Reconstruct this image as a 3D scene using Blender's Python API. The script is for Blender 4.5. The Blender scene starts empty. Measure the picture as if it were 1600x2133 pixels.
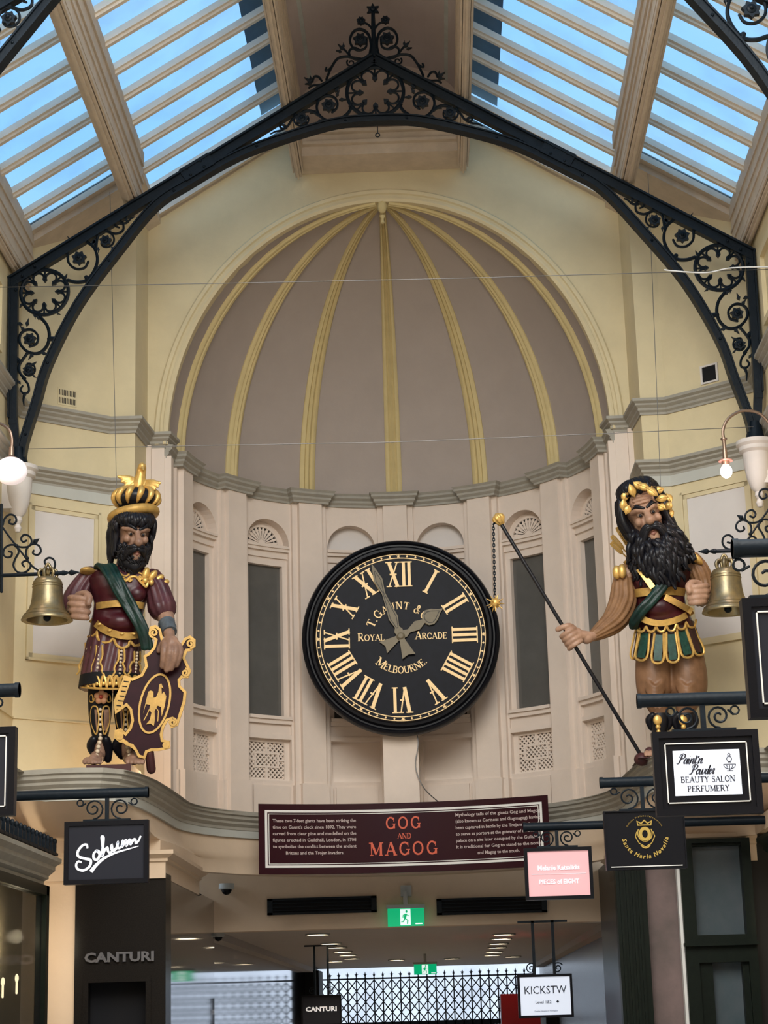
import bpy, bmesh, math, random
from mathutils import Vector, Matrix
from math import sin, cos, pi, radians as R, sqrt, atan2
S = bpy.context.scene
C = S.collection
random.seed(7)
# ------------------------------------------------------------------ camera
FP = 4000.0                                   # focal length in pixels of the 1600 x 2133 frame
CAM = Vector((0.31, 0.0, 1.6))
_d = Vector((125, -1053.5, -FP)).normalized()
_Z = Vector((-.028, 1, 0)); _Z.z = -(_d.x*_Z.x+_d.y*_Z.y)/_d.z; _Z.normalize()
_X = _d.cross(_Z)
MW = Matrix((_X, _d, _Z))                     # rows: world axes in camera space
cam = bpy.data.objects.new('camera', bpy.data.cameras.new('camera')); C.objects.link(cam)
cam.matrix_world = Matrix.Translation(CAM) @ MW.to_4x4()
cam.data.sensor_fit = 'VERTICAL'; cam.data.sensor_height = 24; cam.data.lens = 24*FP/2133
cam.data.clip_end = 400
S.camera = cam
def at(px, py, Y):                            # point of depth Y that the photograph shows at px, py
    r = MW @ Vector((px-800, 1066.5-py, -FP)); return CAM + r*((Y-CAM.y)/r.y)
# ------------------------------------------------------------------ sky, lights, exposure
W = bpy.data.worlds.new('sky'); S.world = W; W.use_nodes = True
wn = W.node_tree.nodes; wl = W.node_tree.links
bg = wn['Background']; bg.inputs[1].default_value = 1.95
tc = wn.new('ShaderNodeTexCoord'); mp = wn.new('ShaderNodeMapping'); mp.inputs['Scale'].default_value = (1, 1, 2.2)
nz = wn.new('ShaderNodeTexNoise'); nz.inputs['Scale'].default_value = 2.6; nz.inputs['Detail'].default_value = 5
rp = wn.new('ShaderNodeValToRGB')
rp.color_ramp.elements[0].position = .42; rp.color_ramp.elements[0].color = (.60, .78, .95, 1)
rp.color_ramp.elements[1].position = .66; rp.color_ramp.elements[1].color = (.93, .96, 1.0, 1)
wl.new(tc.outputs['Generated'], mp.inputs[0]); wl.new(mp.outputs[0], nz.inputs['Vector']); wl.new(nz.outputs[0], rp.inputs[0]); wl.new(rp.outputs[0], bg.inputs[0])
def area(name, loc, rot, sx, sy, e, col):
    l = bpy.data.lights.new(name, 'AREA'); l.shape = 'RECTANGLE'; l.size = sx; l.size_y = sy; l.energy = e; l.color = col
    o = bpy.data.objects.new(name, l); C.objects.link(o); o.location = loc; o.rotation_euler = rot; return o
def point(name, loc, e, col, rad=.05):
    l = bpy.data.lights.new(name, 'POINT'); l.energy = e; l.color = col; l.shadow_soft_size = rad
    o = bpy.data.objects.new(name, l); C.objects.link(o); o.location = loc; return o
# daylight that falls through the long skylight of the arcade behind the photographer
area('skylight_daylight', (0, 4.0, 9.4), (R(42), 0, 0), 5.0, 7.0, 1050, (1, .95, .87))
S.view_settings.view_transform = 'Standard'; S.view_settings.look = 'None'
S.view_settings.exposure = 0.15; S.view_settings.gamma = 1.0; S.view_settings.use_curve_mapping = False

# ------------------------------------------------------------------ materials
def mat(name, col, rough=.6, metal=0., var=.0, vs=6., bump=0., bs=40., emit=0., ecol=None, spec=.3, col2=None, alpha=None):
    m = bpy.data.materials.new(name); m.use_nodes = True; n = m.node_tree.nodes; l = m.node_tree.links
    b = n['Principled BSDF']; b.inputs['Base Color'].default_value = (*col, 1); b.inputs['Roughness'].default_value = rough
    b.inputs['Metallic'].default_value = metal; b.inputs['Specular IOR Level'].default_value = spec
    t = n.new('ShaderNodeTexCoord')
    if var > 0 or col2:
        z = n.new('ShaderNodeTexNoise'); z.inputs['Scale'].default_value = vs; z.inputs['Detail'].default_value = 6; z.inputs['Roughness'].default_value = .65
        l.new(t.outputs['Object'], z.inputs['Vector'])
        r = n.new('ShaderNodeValToRGB'); r.color_ramp.elements[0].position = .35; r.color_ramp.elements[1].position = .68
        c2 = col2 or tuple(c*(1-var) for c in col)
        r.color_ramp.elements[0].color = (*c2, 1); r.color_ramp.elements[1].color = (*col, 1)
        l.new(z.outputs[0], r.inputs[0]); l.new(r.outputs[0], b.inputs['Base Color'])
    if bump > 0:
        z2 = n.new('ShaderNodeTexNoise'); z2.inputs['Scale'].default_value = bs; z2.inputs['Detail'].default_value = 4
        l.new(t.outputs['Object'], z2.inputs['Vector'])
        u = n.new('ShaderNodeBump'); u.inputs['Strength'].default_value = bump; u.inputs['Distance'].default_value = .01
        l.new(z2.outputs[0], u.inputs['Height']); l.new(u.outputs[0], b.inputs['Normal'])
    if emit > 0:
        b.inputs['Emission Color'].default_value = (*(ecol or col), 1); b.inputs['Emission Strength'].default_value = emit
    return m
def glass(name, tint, dirt, dcol, gloss=.0, ds=3.):
    m = bpy.data.materials.new(name); m.use_nodes = True; n = m.node_tree.nodes; l = m.node_tree.links; n.clear()
    o = n.new('ShaderNodeOutputMaterial'); tr = n.new('ShaderNodeBsdfTransparent'); tr.inputs[0].default_value = (*tint, 1)
    df = n.new('ShaderNodeBsdfPrincipled'); df.inputs['Base Color'].default_value = (*dcol, 1); df.inputs['Roughness'].default_value = .08 if gloss else .6
    mx = n.new('ShaderNodeMixShader'); l.new(tr.outputs[0], mx.inputs[1]); l.new(df.outputs[0], mx.inputs[2]); l.new(mx.outputs[0], o.inputs[0])
    t = n.new('ShaderNodeTexCoord'); z = n.new('ShaderNodeTexNoise'); z.inputs['Scale'].default_value = ds; z.inputs['Detail'].default_value = 8
    r = n.new('ShaderNodeValToRGB'); r.color_ramp.elements[0].position = .45; r.color_ramp.elements[1].position = .75
    r.color_ramp.elements[0].color = (dirt*.35,)*3+(1,); r.color_ramp.elements[1].color = (dirt,)*3+(1,)
    l.new(t.outputs['Object'], z.inputs['Vector']); l.new(z.outputs[0], r.inputs[0]); l.new(r.outputs[0], mx.inputs[0])
    if gloss:
        r.color_ramp.elements[0].color = (gloss,)*3+(1,); r.color_ramp.elements[1].color = (gloss,)*3+(1,)
    return m
M = dict(
 yellow=mat('yellow plaster', (.68, .575, .36), .75, var=.10, vs=2.5, bump=.12, bs=25),
 cream=mat('cream plaster', (.66, .56, .44), .75, var=.08, vs=3, bump=.12, bs=25),
 pink=mat('pink beige plaster', (.74, .625, .53), .75, var=.07, vs=3, bump=.1, bs=25),
 mauve=mat('mauve grey dome plaster', (.40, .34, .30), .8, var=.07, vs=2.5, bump=.1, bs=30),
 rib=mat('ochre rib paint', (.62, .50, .25), .7, var=.1, vs=6),
 greycor=mat('grey green moulding paint', (.36, .335, .28), .6, var=.14, vs=9),
 palepanel=mat('pale panel paint', (.68, .63, .59), .7, var=.05, vs=3),
 paleblue=mat('pale blue frieze paint', (.50, .50, .45), .7, var=.06, vs=5),
 wood=mat('beige painted timber', (.62, .52, .41), .6, var=.16, vs=7),
 woodlt=mat('light beige painted timber', (.74, .65, .54), .55, var=.1, vs=7),
 lid=mat('brown lantern plaster', (.38, .29, .23), .8, var=.12, vs=3),
 lantern=mat('mauve lantern ceiling', (.50, .43, .41), .7, var=.1, vs=2),
 flash=mat('grey roof flashing', (.5, .53, .5), .8, var=.2, vs=5),
 iron=mat('dark navy iron paint', (.006, .011, .017), .42, var=.3, vs=12, bump=.15, bs=50, spec=.16),
 black=mat('black enamel', (.005, .005, .007), .3, spec=.12),
 blackmatt=mat('black matt', (.01, .01, .012), .6, spec=.15),
 dark=mat('dark interior', (.03, .028, .026), .8, spec=.1),
 granite=mat('black granite', (.009, .008, .007), .25, col2=(.018, .015, .013), vs=120, spec=.12),
 green=mat('dark green timber', (.008, .012, .008), .4, var=.3, vs=20, spec=.14),
 chamgrey=mat('grey ceiling paint', (.42, .38, .35), .7, var=.05),
 beigelow=mat('beige lower plaster', (.68, .52, .37), .7, var=.07, vs=3, bump=.08),
 floor=mat('stone floor', (.4, .36, .32), .3, var=.2, vs=2),
 roofglass=glass('dirty roof glass', (.50, .66, .80), .16, (.42, .44, .46), ds=2.2),
 shopglass=glass('shop window glass', (.55, .55, .52), .3, (.05, .05, .05), gloss=.45),
 nicheglass=mat('grey window glass', (.085, .082, .075), .12, col2=(.12, .115, .105), vs=1.2, spec=.6),
 mirror=mat('dark reflecting glass', (.30, .30, .32), .05, metal=1.),
)
# ------------------------------------------------------------------ mesh helpers
class MB:
    def __init__(s, fn=None): s.v = []; s.f = []; s.fn = fn
    def add(s, vs, fs):
        o = len(s.v); s.v += [Vector(p) for p in vs]; s.f += [[i+o for i in q] for q in fs]; return s
    def b(s, x0, x1, y0, y1, z0, z1):
        v = [(x, y, z) for x in (x0, x1) for y in (y0, y1) for z in (z0, z1)]
        return s.add(v, [(0, 1, 3, 2), (4, 6, 7, 5), (0, 4, 5, 1), (2, 3, 7, 6), (0, 2, 6, 4), (1, 5, 7, 3)])
    def bn(s, x0, x1, y0, y1, z0, z1, n):      # box cut into n slices along x (for bending)
        vs = []; fs = []
        for i in range(n+1):
            x = x0+(x1-x0)*i/n; vs += [(x, y0, z0), (x, y1, z0), (x, y1, z1), (x, y0, z1)]
        for i in range(n):
            a = 4*i
            for k in range(4): fs.append((a+k, a+(k+1) % 4, a+4+(k+1) % 4, a+4+k))
        fs += [(0, 1, 2, 3), tuple(4*n+k for k in (3, 2, 1, 0))]
        return s.add(vs, fs)
    def bar(s, p, q, w, h, up=(0, 0, 1)):
        p = Vector(p); q = Vector(q); d = (q-p).normalized(); u = Vector(up); a = d.cross(u).normalized(); u = a.cross(d)
        vs = [e+a*(i*w/2)+u*(j*h/2) for e in (p, q) for i, j in ((-1, -1), (1, -1), (1, 1), (-1, 1))]
        return s.add(vs, [(0, 1, 2, 3), (7, 6, 5, 4)]+[(k, k+4, (k+1) % 4+4, (k+1) % 4) for k in range(4)])
    def quad(s, *p): return s.add(p, [tuple(range(len(p)))])
    def tube(s, pts, r, n=8, cap='round', sq=1., sqd=None, fold=None, closed=False):
        pts = [Vector(p) for p in pts]; m = len(pts); rr = list(r) if hasattr(r, '__len__') else [r]*m
        T = [(pts[min(i+1, m-1)]-pts[max(i-1, 0)]).normalized() for i in range(m)]
        if closed: T = [(pts[(i+1) % m]-pts[i-1]).normalized() for i in range(m)]
        ref = Vector(sqd) if sqd else (Vector((0, 1, 0)) if abs(T[0].y) < .9 else Vector((1, 0, 0)))
        P = list(pts); Q = list(rr); TT = list(T)
        if cap == 'round' and not closed:
            for e, sg in ((0, -1), (-1, 1)):
                add = [(pts[e]+T[e]*(sg*rr[e]*k1), rr[e]*k2, T[e]) for k1, k2 in ((.5, .866), (.85, .52), (.98, .15))]
                if e == 0: P = [a[0] for a in reversed(add)]+P; Q = [a[1] for a in reversed(add)]+Q; TT = [a[2] for a in reversed(add)]+TT
                else: P += [a[0] for a in add]; Q += [a[1] for a in add]; TT += [a[2] for a in add]
        u = ref-TT[0]*ref.dot(TT[0]); u.normalize(); vs = []; L = len(P)
        for i in range(L):
            u = (ref if sqd else u)-TT[i]*((ref if sqd else u).dot(TT[i]))
            u.normalize(); w = TT[i].cross(u)
            for k in range(n):
                a = 2*pi*k/n; q = Q[i]
                if fold: q *= 1+fold[1]*sin(fold[0]*a+fold[2]*i/L)*sin(pi*min(1, max(0, (i+.5)/L)))**.5
                vs.append(P[i]+u*(cos(a)*q*sq)+w*(sin(a)*q))
        fs = [(i*n+k, i*n+(k+1) % n, (i+1) % L*n+(k+1) % n, (i+1) % L*n+k) for i in range(L if closed else L-1) for k in range(n)]
        if not closed: fs += [tuple(range(n))[::-1], tuple((L-1)*n+k for k in range(n))]
        return s.add(vs, fs)
    def loft(s, rings):
        n = len(rings[0]); vs = [p for r in rings for p in r]; L = len(rings)
        fs = [(i*n+k, i*n+(k+1) % n, (i+1)*n+(k+1) % n, (i+1)*n+k) for i in range(L-1) for k in range(n)]
        fs += [tuple(range(n))[::-1], tuple((L-1)*n+k for k in range(n))]
        return s.add(vs, fs)
    def lathe(s, prof, c, n=32, ax='Z', a0=0, a1=2*pi, rim=None):
        c = Vector(c); full = abs(a1-a0-2*pi) < 1e-6; m = n if full else n+1; vs = []; L = len(prof)
        for r, z in prof:
            for k in range(m):
                a = a0+(a1-a0)*k/n; q = r*(rim(a) if rim else 1)
                vs.append(c+(Vector((q*cos(a), q*sin(a), z)) if ax == 'Z' else Vector((q*cos(a), -z, q*sin(a))) if ax == 'Y' else Vector((z, q*cos(a), q*sin(a)))))
        fs = [(i*m+k, i*m+(k+1) % m, (i+1)*m+(k+1) % m, (i+1)*m+k) for i in range(L-1) for k in range(n)]
        return s.add(vs, fs)
    def prism(s, poly, f, t0, t1):             # polygon (a,b) mapped by f(a,b,t)
        n = len(poly)
        return s.add([f(a, b, t) for t in (t0, t1) for a, b in poly], [tuple(range(n)), tuple(range(2*n-1, n-1, -1))]+[(i, (i+1) % n, n+(i+1) % n, n+i) for i in range(n)])
    def ball(s, c, r, n=12, m=8, Rm=None):
        c = Vector(c); r = r if hasattr(r, '__len__') else (r, r, r); vs = []
        for i in range(m+1):
            t = pi*i/m; t = min(max(t, .02), pi-.02)
            for k in range(n):
                a = 2*pi*k/n; p = Vector((r[0]*sin(t)*cos(a), r[1]*sin(t)*sin(a), r[2]*cos(t))); vs.append(c+(Rm@p if Rm else p))
        fs = [(i*n+k, i*n+(k+1) % n, (i+1)*n+(k+1) % n, (i+1)*n+k) for i in range(m) for k in range(n)]+[tuple(range(n)), tuple(m*n+k for k in range(n))[::-1]]
        return s.add(vs, fs)
    def sweep(s, path, prof, z=0, side=1, closed=False):   # plan path (x,y), profile (out,dz)
        P = [Vector(p).to_2d() if len(p) > 2 else Vector(p) for p in path]; m = len(P); vs = []; n = len(prof)
        for i in range(m):
            a = P[i]-P[i-1] if (i > 0 or closed) else P[1]-P[0]
            b_ = P[(i+1) % m]-P[i] if (i < m-1 or closed) else P[i]-P[i-1]
            a = a.normalized(); b_ = b_.normalized(); t = (a+b_)
            t = t.normalized() if t.length > 1e-4 else a
            nn = Vector((t.y, -t.x))*side; k = 1/max(.35, nn.dot(Vector((a.y, -a.x))*side))
            for o, dz in prof: vs.append((P[i].x+nn.x*o*k, P[i].y+nn.y*o*k, z+dz))
        fs = [(i*n+k, i*n+k+1, ((i+1) % m)*n+k+1, ((i+1) % m)*n+k) for i in range(m if closed else m-1) for k in range(n-1)]
        if not closed: fs += [tuple(range(n)), tuple((m-1)*n+k for k in range(n))[::-1]]
        return s.add(vs, fs)
    def mesh(s, name, smooth=30, loc=(0, 0, 0)):
        me = bpy.data.meshes.new(name); L = Vector(loc)
        me.from_pydata([(s.fn(p) if s.fn else p)-L for p in s.v], [], s.f)
        bm = bmesh.new(); bm.from_mesh(me); bmesh.ops.recalc_face_normals(bm, faces=bm.faces); bm.to_mesh(me); bm.free()
        me.polygons.foreach_set('use_smooth', [True]*len(me.polygons)); me.set_sharp_from_angle(angle=R(smooth)); me.update(); return me
    def build(s, name, m, parent=None, smooth=30):
        return obj(name, s.mesh(name, smooth, wloc(parent)), m, parent)
def wloc(p):
    v = Vector((0, 0, 0))
    while p: v += p.location; p = p.parent
    return v
def obj(name, me, m, parent=None):
    me.name = name
    if m: me.materials.clear(); me.materials.append(M[m] if isinstance(m, str) else m)
    o = bpy.data.objects.new(name, me); C.objects.link(o)
    if parent: o.parent = parent
    return o
def thing(name, label, cat, loc, group=None):
    o = bpy.data.objects.new(name, None); C.objects.link(o); o.location = loc; o.empty_display_size = .1
    return tag(o, label, cat, group)
def tag(o, label, cat, group=None):
    o['label'] = label; o['category'] = cat
    if group: o['group'] = group
    return o
def struct(o, label=None):
    o['kind'] = 'structure'
    if label: o['label'] = label
    return o
def base(name, loc, label=None):
    o = bpy.data.objects.new(name, None); C.objects.link(o); o.location = loc; return struct(o, label)
def blob(mb, vox, it=6, disp=None, fac=.5):     # fuse the shapes of mb into one continuous skin
    o = bpy.data.objects.new('tmp', mb.mesh('tmp')); C.objects.link(o)
    r = o.modifiers.new('r', 'REMESH'); r.mode = 'VOXEL'; r.voxel_size = vox
    if it: q = o.modifiers.new('s', 'SMOOTH'); q.iterations = it; q.factor = fac
    dg = bpy.context.evaluated_depsgraph_get(); dg.update()
    me = bpy.data.meshes.new_from_object(o.evaluated_get(dg)); bpy.data.objects.remove(o)
    if disp:
        nn = [v.normal.copy() for v in me.vertices]
        for v, n in zip(me.vertices, nn): v.co = v.co+n*disp(v.co)
    me.polygons.foreach_set('use_smooth', [True]*len(me.polygons)); return me
def blobobj(name, mb, m, parent, vox=.008, it=6, disp=None):
    me = blob(mb, vox, it, disp); me.transform(Matrix.Translation(-wloc(parent))); return obj(name, me, m, parent)
def arc(cx, cy, r, a0, a1, n=12, ry=None): return [(cx+r*cos(a0+(a1-a0)*i/n), cy+(ry or r)*sin(a0+(a1-a0)*i/n)) for i in range(n+1)]
def spline(pts, k=6, closed=False):
    P = [Vector(p) for p in pts]; n = len(P); out = []
    for i in range(n if closed else n-1):
        if closed: a, b, c, d = P[i-1], P[i], P[(i+1) % n], P[(i+2) % n]
        else: a, b, c, d = P[max(i-1, 0)], P[i], P[i+1], P[min(i+2, n-1)]
        for j in range(k):
            t = j/k; out.append(.5*((2*b)+(c-a)*t+(2*a-5*b+4*c-d)*t*t+(3*b-a-3*c+d)*t**3))
    if not closed: out.append(P[-1])
    return out
# ================================================================== THE ROOM
NR = 1.95; CA = 9.89                            # niche radius; roof plane z = c - .624|x|
def zr(x, c=CA): return c-.624*abs(x)
def bend(p):                                    # (u, d, z) -> on the curved niche wall
    a = p.x/NR; r = NR+p.y; return Vector((r*sin(a), 16+r*cos(a), p.z))
fl = MB(); fl.b(-3.3, 3.3, 2, 52, -.1, 0); struct(fl.build('floor', 'floor'))
# arcade behind the photographer; unseen walls added to block low sky light
w = MB(); w.b(-3.3, 3.3, -5.2, -5, 0, 6.6); w.b(-3.3, -3.02, -5, 8.5, 0, 8.1); w.b(3.02, 3.3, -5, 8.5, 0, 8.1); struct(w.build('wall_arcade_blocker', 'cream'))
w = MB(); w.b(-3.3, 3.3, -5, 2, -.1, 0); struct(w.build('floor_arcade', 'floor'))
# ---- plan of the end wall (left half; mirrored for the right)
A, B, D_, E_, F_ = (-3.02, 15.0), (-2.36, 15.53), (-2.145, 15.53), (-2.11, 16.0), (-1.96, 16.0)
for sg, side in ((-1, 'left'), (1, 'right')):
    mx = lambda p: (-sg*p[0], p[1])
    # side wall, upper storey
    w = MB(); w.b(sg*3.02, sg*3.3, 8.5, 16.2, 3.2, 8.1); struct(w.build('wall_'+side, 'yellow'))
    # panelled frame on the side wall
    t = MB()
    for y0, y1, z0, z1 in ((9, 14.2, 7.3, 7.36), (9, 14.2, 6.75, 6.8), (14.14, 14.2, 6.8, 7.3)): t.b(sg*2.985, sg*3.02, y0, y1, z0, z1)
    struct(t.build('trim_panel_'+side, 'yellow'))
    # chamfer, pilaster and return walls
    w = MB(); pts = [mx(A), mx(B), mx(D_), mx(E_)]
    for p, q in zip(pts, pts[1:]):
        w.quad((*p, 3.2), (*q, 3.2), (*q, zr(q[0])), (*p, zr(p[0])))
        dx, dy = q[0]-p[0], q[1]-p[1]; L = math.hypot(dx, dy); nx, ny = (-dy/L*.1*-sg, dx/L*.1*-sg)
    w.quad((*pts[0], 3.2), (sg*3.3, 16.2, 3.2), (sg*3.3, 16.2, 8.0), (*pts[0], zr(pts[0][0])))
    o = w.build('wall_chamfer_'+side, 'yellow')
    struct(o)
    j = MB(); e, f = mx(E_), mx(F_)
    j.b(min(e[0], f[0]), max(e[0], f[0]), 15.99, 16.12, 3.2, 6.5); j.b(min(sg*2.135, sg*2.07), max(sg*2.135, sg*2.07), 15.95, 16.1, 3.2, 6.49)
    struct(j.build('trim_jamb_'+side, 'pink'))
    # cornices: side wall, chamfer, pilaster, return
    path = [(sg*3.02, 8.6), mx(A), mx(B), mx(D_), mx(E_), mx(F_), (sg*1.93, 16.2)]
    prof = [(-.03, .0), (.012, 0), (.012, .02), (.03, .035), (.03, .055), (.055, .075), (.055, .09), (.08, .105), (.08, .13), (-.03, .15)]
    c = MB(); c.sweep(path, prof, 6.47, side=-sg); struct(c.build('trim_upper_cornice_'+side, 'greycor', smooth=20))
    c = MB(); c.sweep(path[:4]+[(mx(D_)[0], 15.98)], prof, 5.93, side=-sg); struct(c.build('trim_lower_cornice_'+side, 'greycor', smooth=20))
    c = MB(); c.sweep(path[:4]+[(mx(D_)[0], 15.98)], [(-.02, -.09), (.014, -.09), (.014, 0), (-.02, 0)], 5.93, side=-sg); struct(c.build('trim_frieze_'+side, 'paleblue'))
    c = MB(); c.sweep(path[:4], [(-.02, 0), (.012, 0), (.012, .012), (-.02, .012)], 3.98, side=-sg); struct(c.build('trim_bead_'+side, 'yellow'))
    # recessed panel of the chamfer
    a, b_ = Vector((*mx(A), 0)), Vector((*mx(B), 0)); dd = (b_-a).normalized(); nn = Vector((dd.y, -dd.x, 0))*(-sg)
    if nn.y > 0: nn = -nn
    def ch(u, t_, z, a=a, dd=dd, nn=nn): return a+dd*u+nn*t_+Vector((0, 0, z))
    fr = MB(lambda p, ch=ch: ch(p.x, p.y, p.z))
    for k, (w_, t0) in enumerate(((.02, .022), (.035, .014))):
        o_ = k*.022
        for q in ((.10+o_, .10+o_+w_, 4.46, 5.76), (.76-o_-w_, .76-o_, 4.46, 5.76), (.10+o_, .76-o_, 4.46+o_, 4.46+o_+w_), (.10+o_, .76-o_, 5.76-o_-w_, 5.76-o_)):
            fr.b(q[0], q[1], -.01, t0, q[2], q[3])
    struct(fr.build('trim_chamfer_frame_'+side, 'yellow'))
    pn = MB(lambda p, ch=ch: ch(p.x, p.y, p.z)); pn.b(.15, .71, -.01, .006, 4.51, 5.71); struct(pn.build('wall_panel_'+side, 'palepanel'))
    # wall vents
    vt = thing('wall_vent', 'small pale slotted vent in the yellow wall left of the dome' if sg < 0 else 'small square black vent hole in the yellow wall right of the dome', 'vent', ch(.42, .0, 6.7))
    if sg < 0:
        v = MB(lambda p, ch=ch: ch(p.x, p.y, p.z)); v.b(.35, .53, -.005, .004, 6.65, 6.80); v.build('plate', 'yellow', vt)
        v = MB(lambda p, ch=ch: ch(p.x, p.y, p.z))
        for r_ in (6.665, 6.735):
            for k in range(11): v.b(.36+k*.0145, .367+k*.0145, .003, .006, r_, r_+.05)
        v.build('slots', 'dark', vt)
    else:
        v = MB(lambda p, ch=ch: ch(p.x, p.y, p.z)); v.b(.34, .47, 0, .006, 6.66, 6.79); v.build('hole', 'blackmatt', vt)
        v = MB(lambda p, ch=ch: ch(p.x, p.y, p.z))
        for q in ((.322, .34, 6.645, 6.805), (.47, .488, 6.645, 6.805), (.34, .47, 6.645, 6.66), (.34, .47, 6.79, 6.805)): v.b(q[0], q[1], 0, .014, q[2], q[3])
        v.build('frame', 'palepanel', vt)
# ---- wall with the arch of the niche
def arch_pt(t, a, h): return (-a*cos(t), 6.5+h*sin(t))
w = MB(); N = 64; vs = []
ts = sorted([pi*i/N for i in range(N+1)]+[q for x_, z_ in ((2.11, zr(2.11)), ((CA-9.45)/.624, 9.45)) for q in (atan2(z_-6.5, x_), pi-atan2(z_-6.5, x_))])
for t in ts:
    ix, iz = arch_pt(t, 1.94, 2.22); d = Vector((-cos(t), sin(t))); best = 9
    if abs(d.x) > 1e-6: best = min(best, 2.11/abs(d.x))
    k = (CA-6.5)/(d.y+.624*abs(d.x)); best = min(best, k)
    if d.y > 1e-6: best = min(best, (9.45-6.5)/d.y)
    vs += [(ix, 16, iz), (d.x*best, 16, 6.5+d.y*best), (ix, 16.12, iz)]
m_ = len(ts); w.add(vs, [(3*i, 3*i+3, 3*i+4, 3*i+1) for i in range(m_-1)]+[(3*i+2, 3*i+5, 3*i+3, 3*i) for i in range(m_-1)])
struct(w.build('wall_arch', 'yellow', smooth=50))
ar = MB(); rings = []
for t in [pi*i/72 for i in range(73)]:
    c0 = Vector((-cos(t), sin(t))); rings.append([Vector((c0.x*(1.94+o), 16-p, 6.5+c0.y*(2.22+o))) for o, p in ((-.012, -.05), (-.012, .02), (.012, .035), (.03, .03), (.035, .012), (.06, .01), (.07, .028), (.1, .028), (.115, .012), (.115, -.02))])
ar.loft(rings); struct(ar.build('trim_archivolt', 'yellow', smooth=25))
# ---- dome
dm = MB(); n = 48; vs = []
for i in range(17):
    e = (pi/2)*i/16
    for k in range(n+1):
        a = -pi/2+pi*k/n; r = max(.002, NR*cos(e)); vs.append((r*sin(a), 16+r*cos(a), 6.5+2.22*sin(e)))
dm.add(vs, [(i*(n+1)+k, i*(n+1)+k+1, (i+1)*(n+1)+k+1, (i+1)*(n+1)+k) for i in range(16) for k in range(n)])
do = dm.build('ceiling_dome', 'mauve', smooth=60); struct(do, 'mauve grey half dome with ochre ribs')
PA = 25.4
for k in range(-3, 4):
    rb = MB(); a = R(k*PA); rings = []
    for i in range(25):
        e = (pi/2-.03)*i/24; wd = .155*(.28+.72*cos(e)); rr = []
        for s_, h in ((-.5, -.02), (-.5, .016), (-.4, .03), (-.26, .034), (-.16, .018), (0, .04), (.16, .018), (.26, .034), (.4, .03), (.5, .016), (.5, -.02)):
            r = NR*cos(e)-h*cos(e); z = 6.5+2.22*sin(e)-h*sin(e); s2 = s_*wd
            rr.append(Vector((r*sin(a)+cos(a)*s2, 16+r*cos(a)-sin(a)*s2, z)))
        rings.append(rr)
    rb.loft(rings); rb.build('dome_rib', 'rib', do, smooth=35)
bo = MB(); bo.ball((0, 16.02, 8.68), (.045, .05, .07)); bo.lathe([(.0, -.08), (.02, -.07), (.012, -.03), (.03, 0), (0, .02)], (0, 16.05, 8.6), n=12)
bo.build('crown_boss', 'rib', do)
# ---- curved niche wall with bays, pilasters and windows
nw = MB(bend); UE = NR*pi/2
OW = .235; ZS = 5.97; ZB = 3.74
cent = [R(PA*(k+.5))*NR for k in range(-3, 3)]+[R(84)*NR, -R(84)*NR]
cent.sort()
def wallquad(u0, u1, z0, z1, d=0., n=3): 
    for i in range(n):
        a, b_ = u0+(u1-u0)*i/n, u0+(u1-u0)*(i+1)/n; nw.quad((a, d, z0), (b_, d, z0), (b_, d, z1), (a, d, z1))
edges = [-UE]+[x for c in cent[1:-1] for x in (c-OW, c+OW)]+[UE]
for i in range(0, len(edges), 2): wallquad(edges[i], edges[i+1], 3.3, 6.42, 0, 4)
for c in cent[1:-1]:
    wallquad(c-OW, c+OW, 3.3, ZB)
    A_ = arc(c, ZS, OW, pi, 0, 16)
    for p, q in zip(A_, A_[1:]): nw.quad((p[0], 0, p[1]), (q[0], 0, q[1]), (q[0], 0, 6.42), (p[0], 0, 6.42)); nw.quad((p[0], 0, p[1]), (q[0], 0, q[1]), (q[0], .16, q[1]), (p[0], .16, p[1]))
    for s_ in (-1, 1): nw.quad((c+s_*OW, 0, ZB), (c+s_*OW, 0, ZS), (c+s_*OW, .16, ZS), (c+s_*OW, .16, ZB))
struct(nw.build('wall_niche', 'pink', smooth=25))
pl = MB(bend); ba = MB(bend); co = []
for k in range(-3, 4):
    u = R(k*PA)*NR
    pl.bn(u-.175, u+.175, -.035, .01, 3.70, 6.4, 4); pl.bn(u-.12, u+.12, -.085, .01, 3.70, 6.4, 4)
    ba.bn(u-.19, u+.19, -.06, .01, 3.41, 3.70, 4); ba.bn(u-.14, u+.14, -.105, .01, 3.41, 3.71, 4)
for s_ in (-1, 1): pl.bn(s_*UE-.12 if s_ > 0 else s_*UE, s_*UE if s_ > 0 else s_*UE+.12, -.05, .01, 3.3, 6.4, 2)
for c in cent[1:-1]: ba.bn(c-.2, c+.2, -.02, .01, 3.41, 3.69, 4)
struct(pl.build('trim_pilasters', 'pink')); struct(ba.build('trim_pilaster_bases', 'pink'))
cp = [(-UE, 0)]
for k in range(-3, 4):
    u = R(k*PA)*NR; cp += [(u-.18, -.0), (u-.18, -.09), (u-.06, -.09), (u+.06, -.09), (u+.18, -.09), (u+.18, 0), (u+.26, 0)]
cp.append((UE, 0)); cpp = [bend(Vector((u, d, 0))).to_2d() for u, d in cp]
c = MB(); c.sweep(cpp, [(-.03, 0), (.01, 0), (.01, .02), (.03, .04), (.03, .06), (.055, .08), (.055, .1), (.07, .12), (-.08, .14)], 6.38, side=1)
struct(c.build('trim_niche_cornice', 'greycor', smooth=20))
wi = 0
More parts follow.
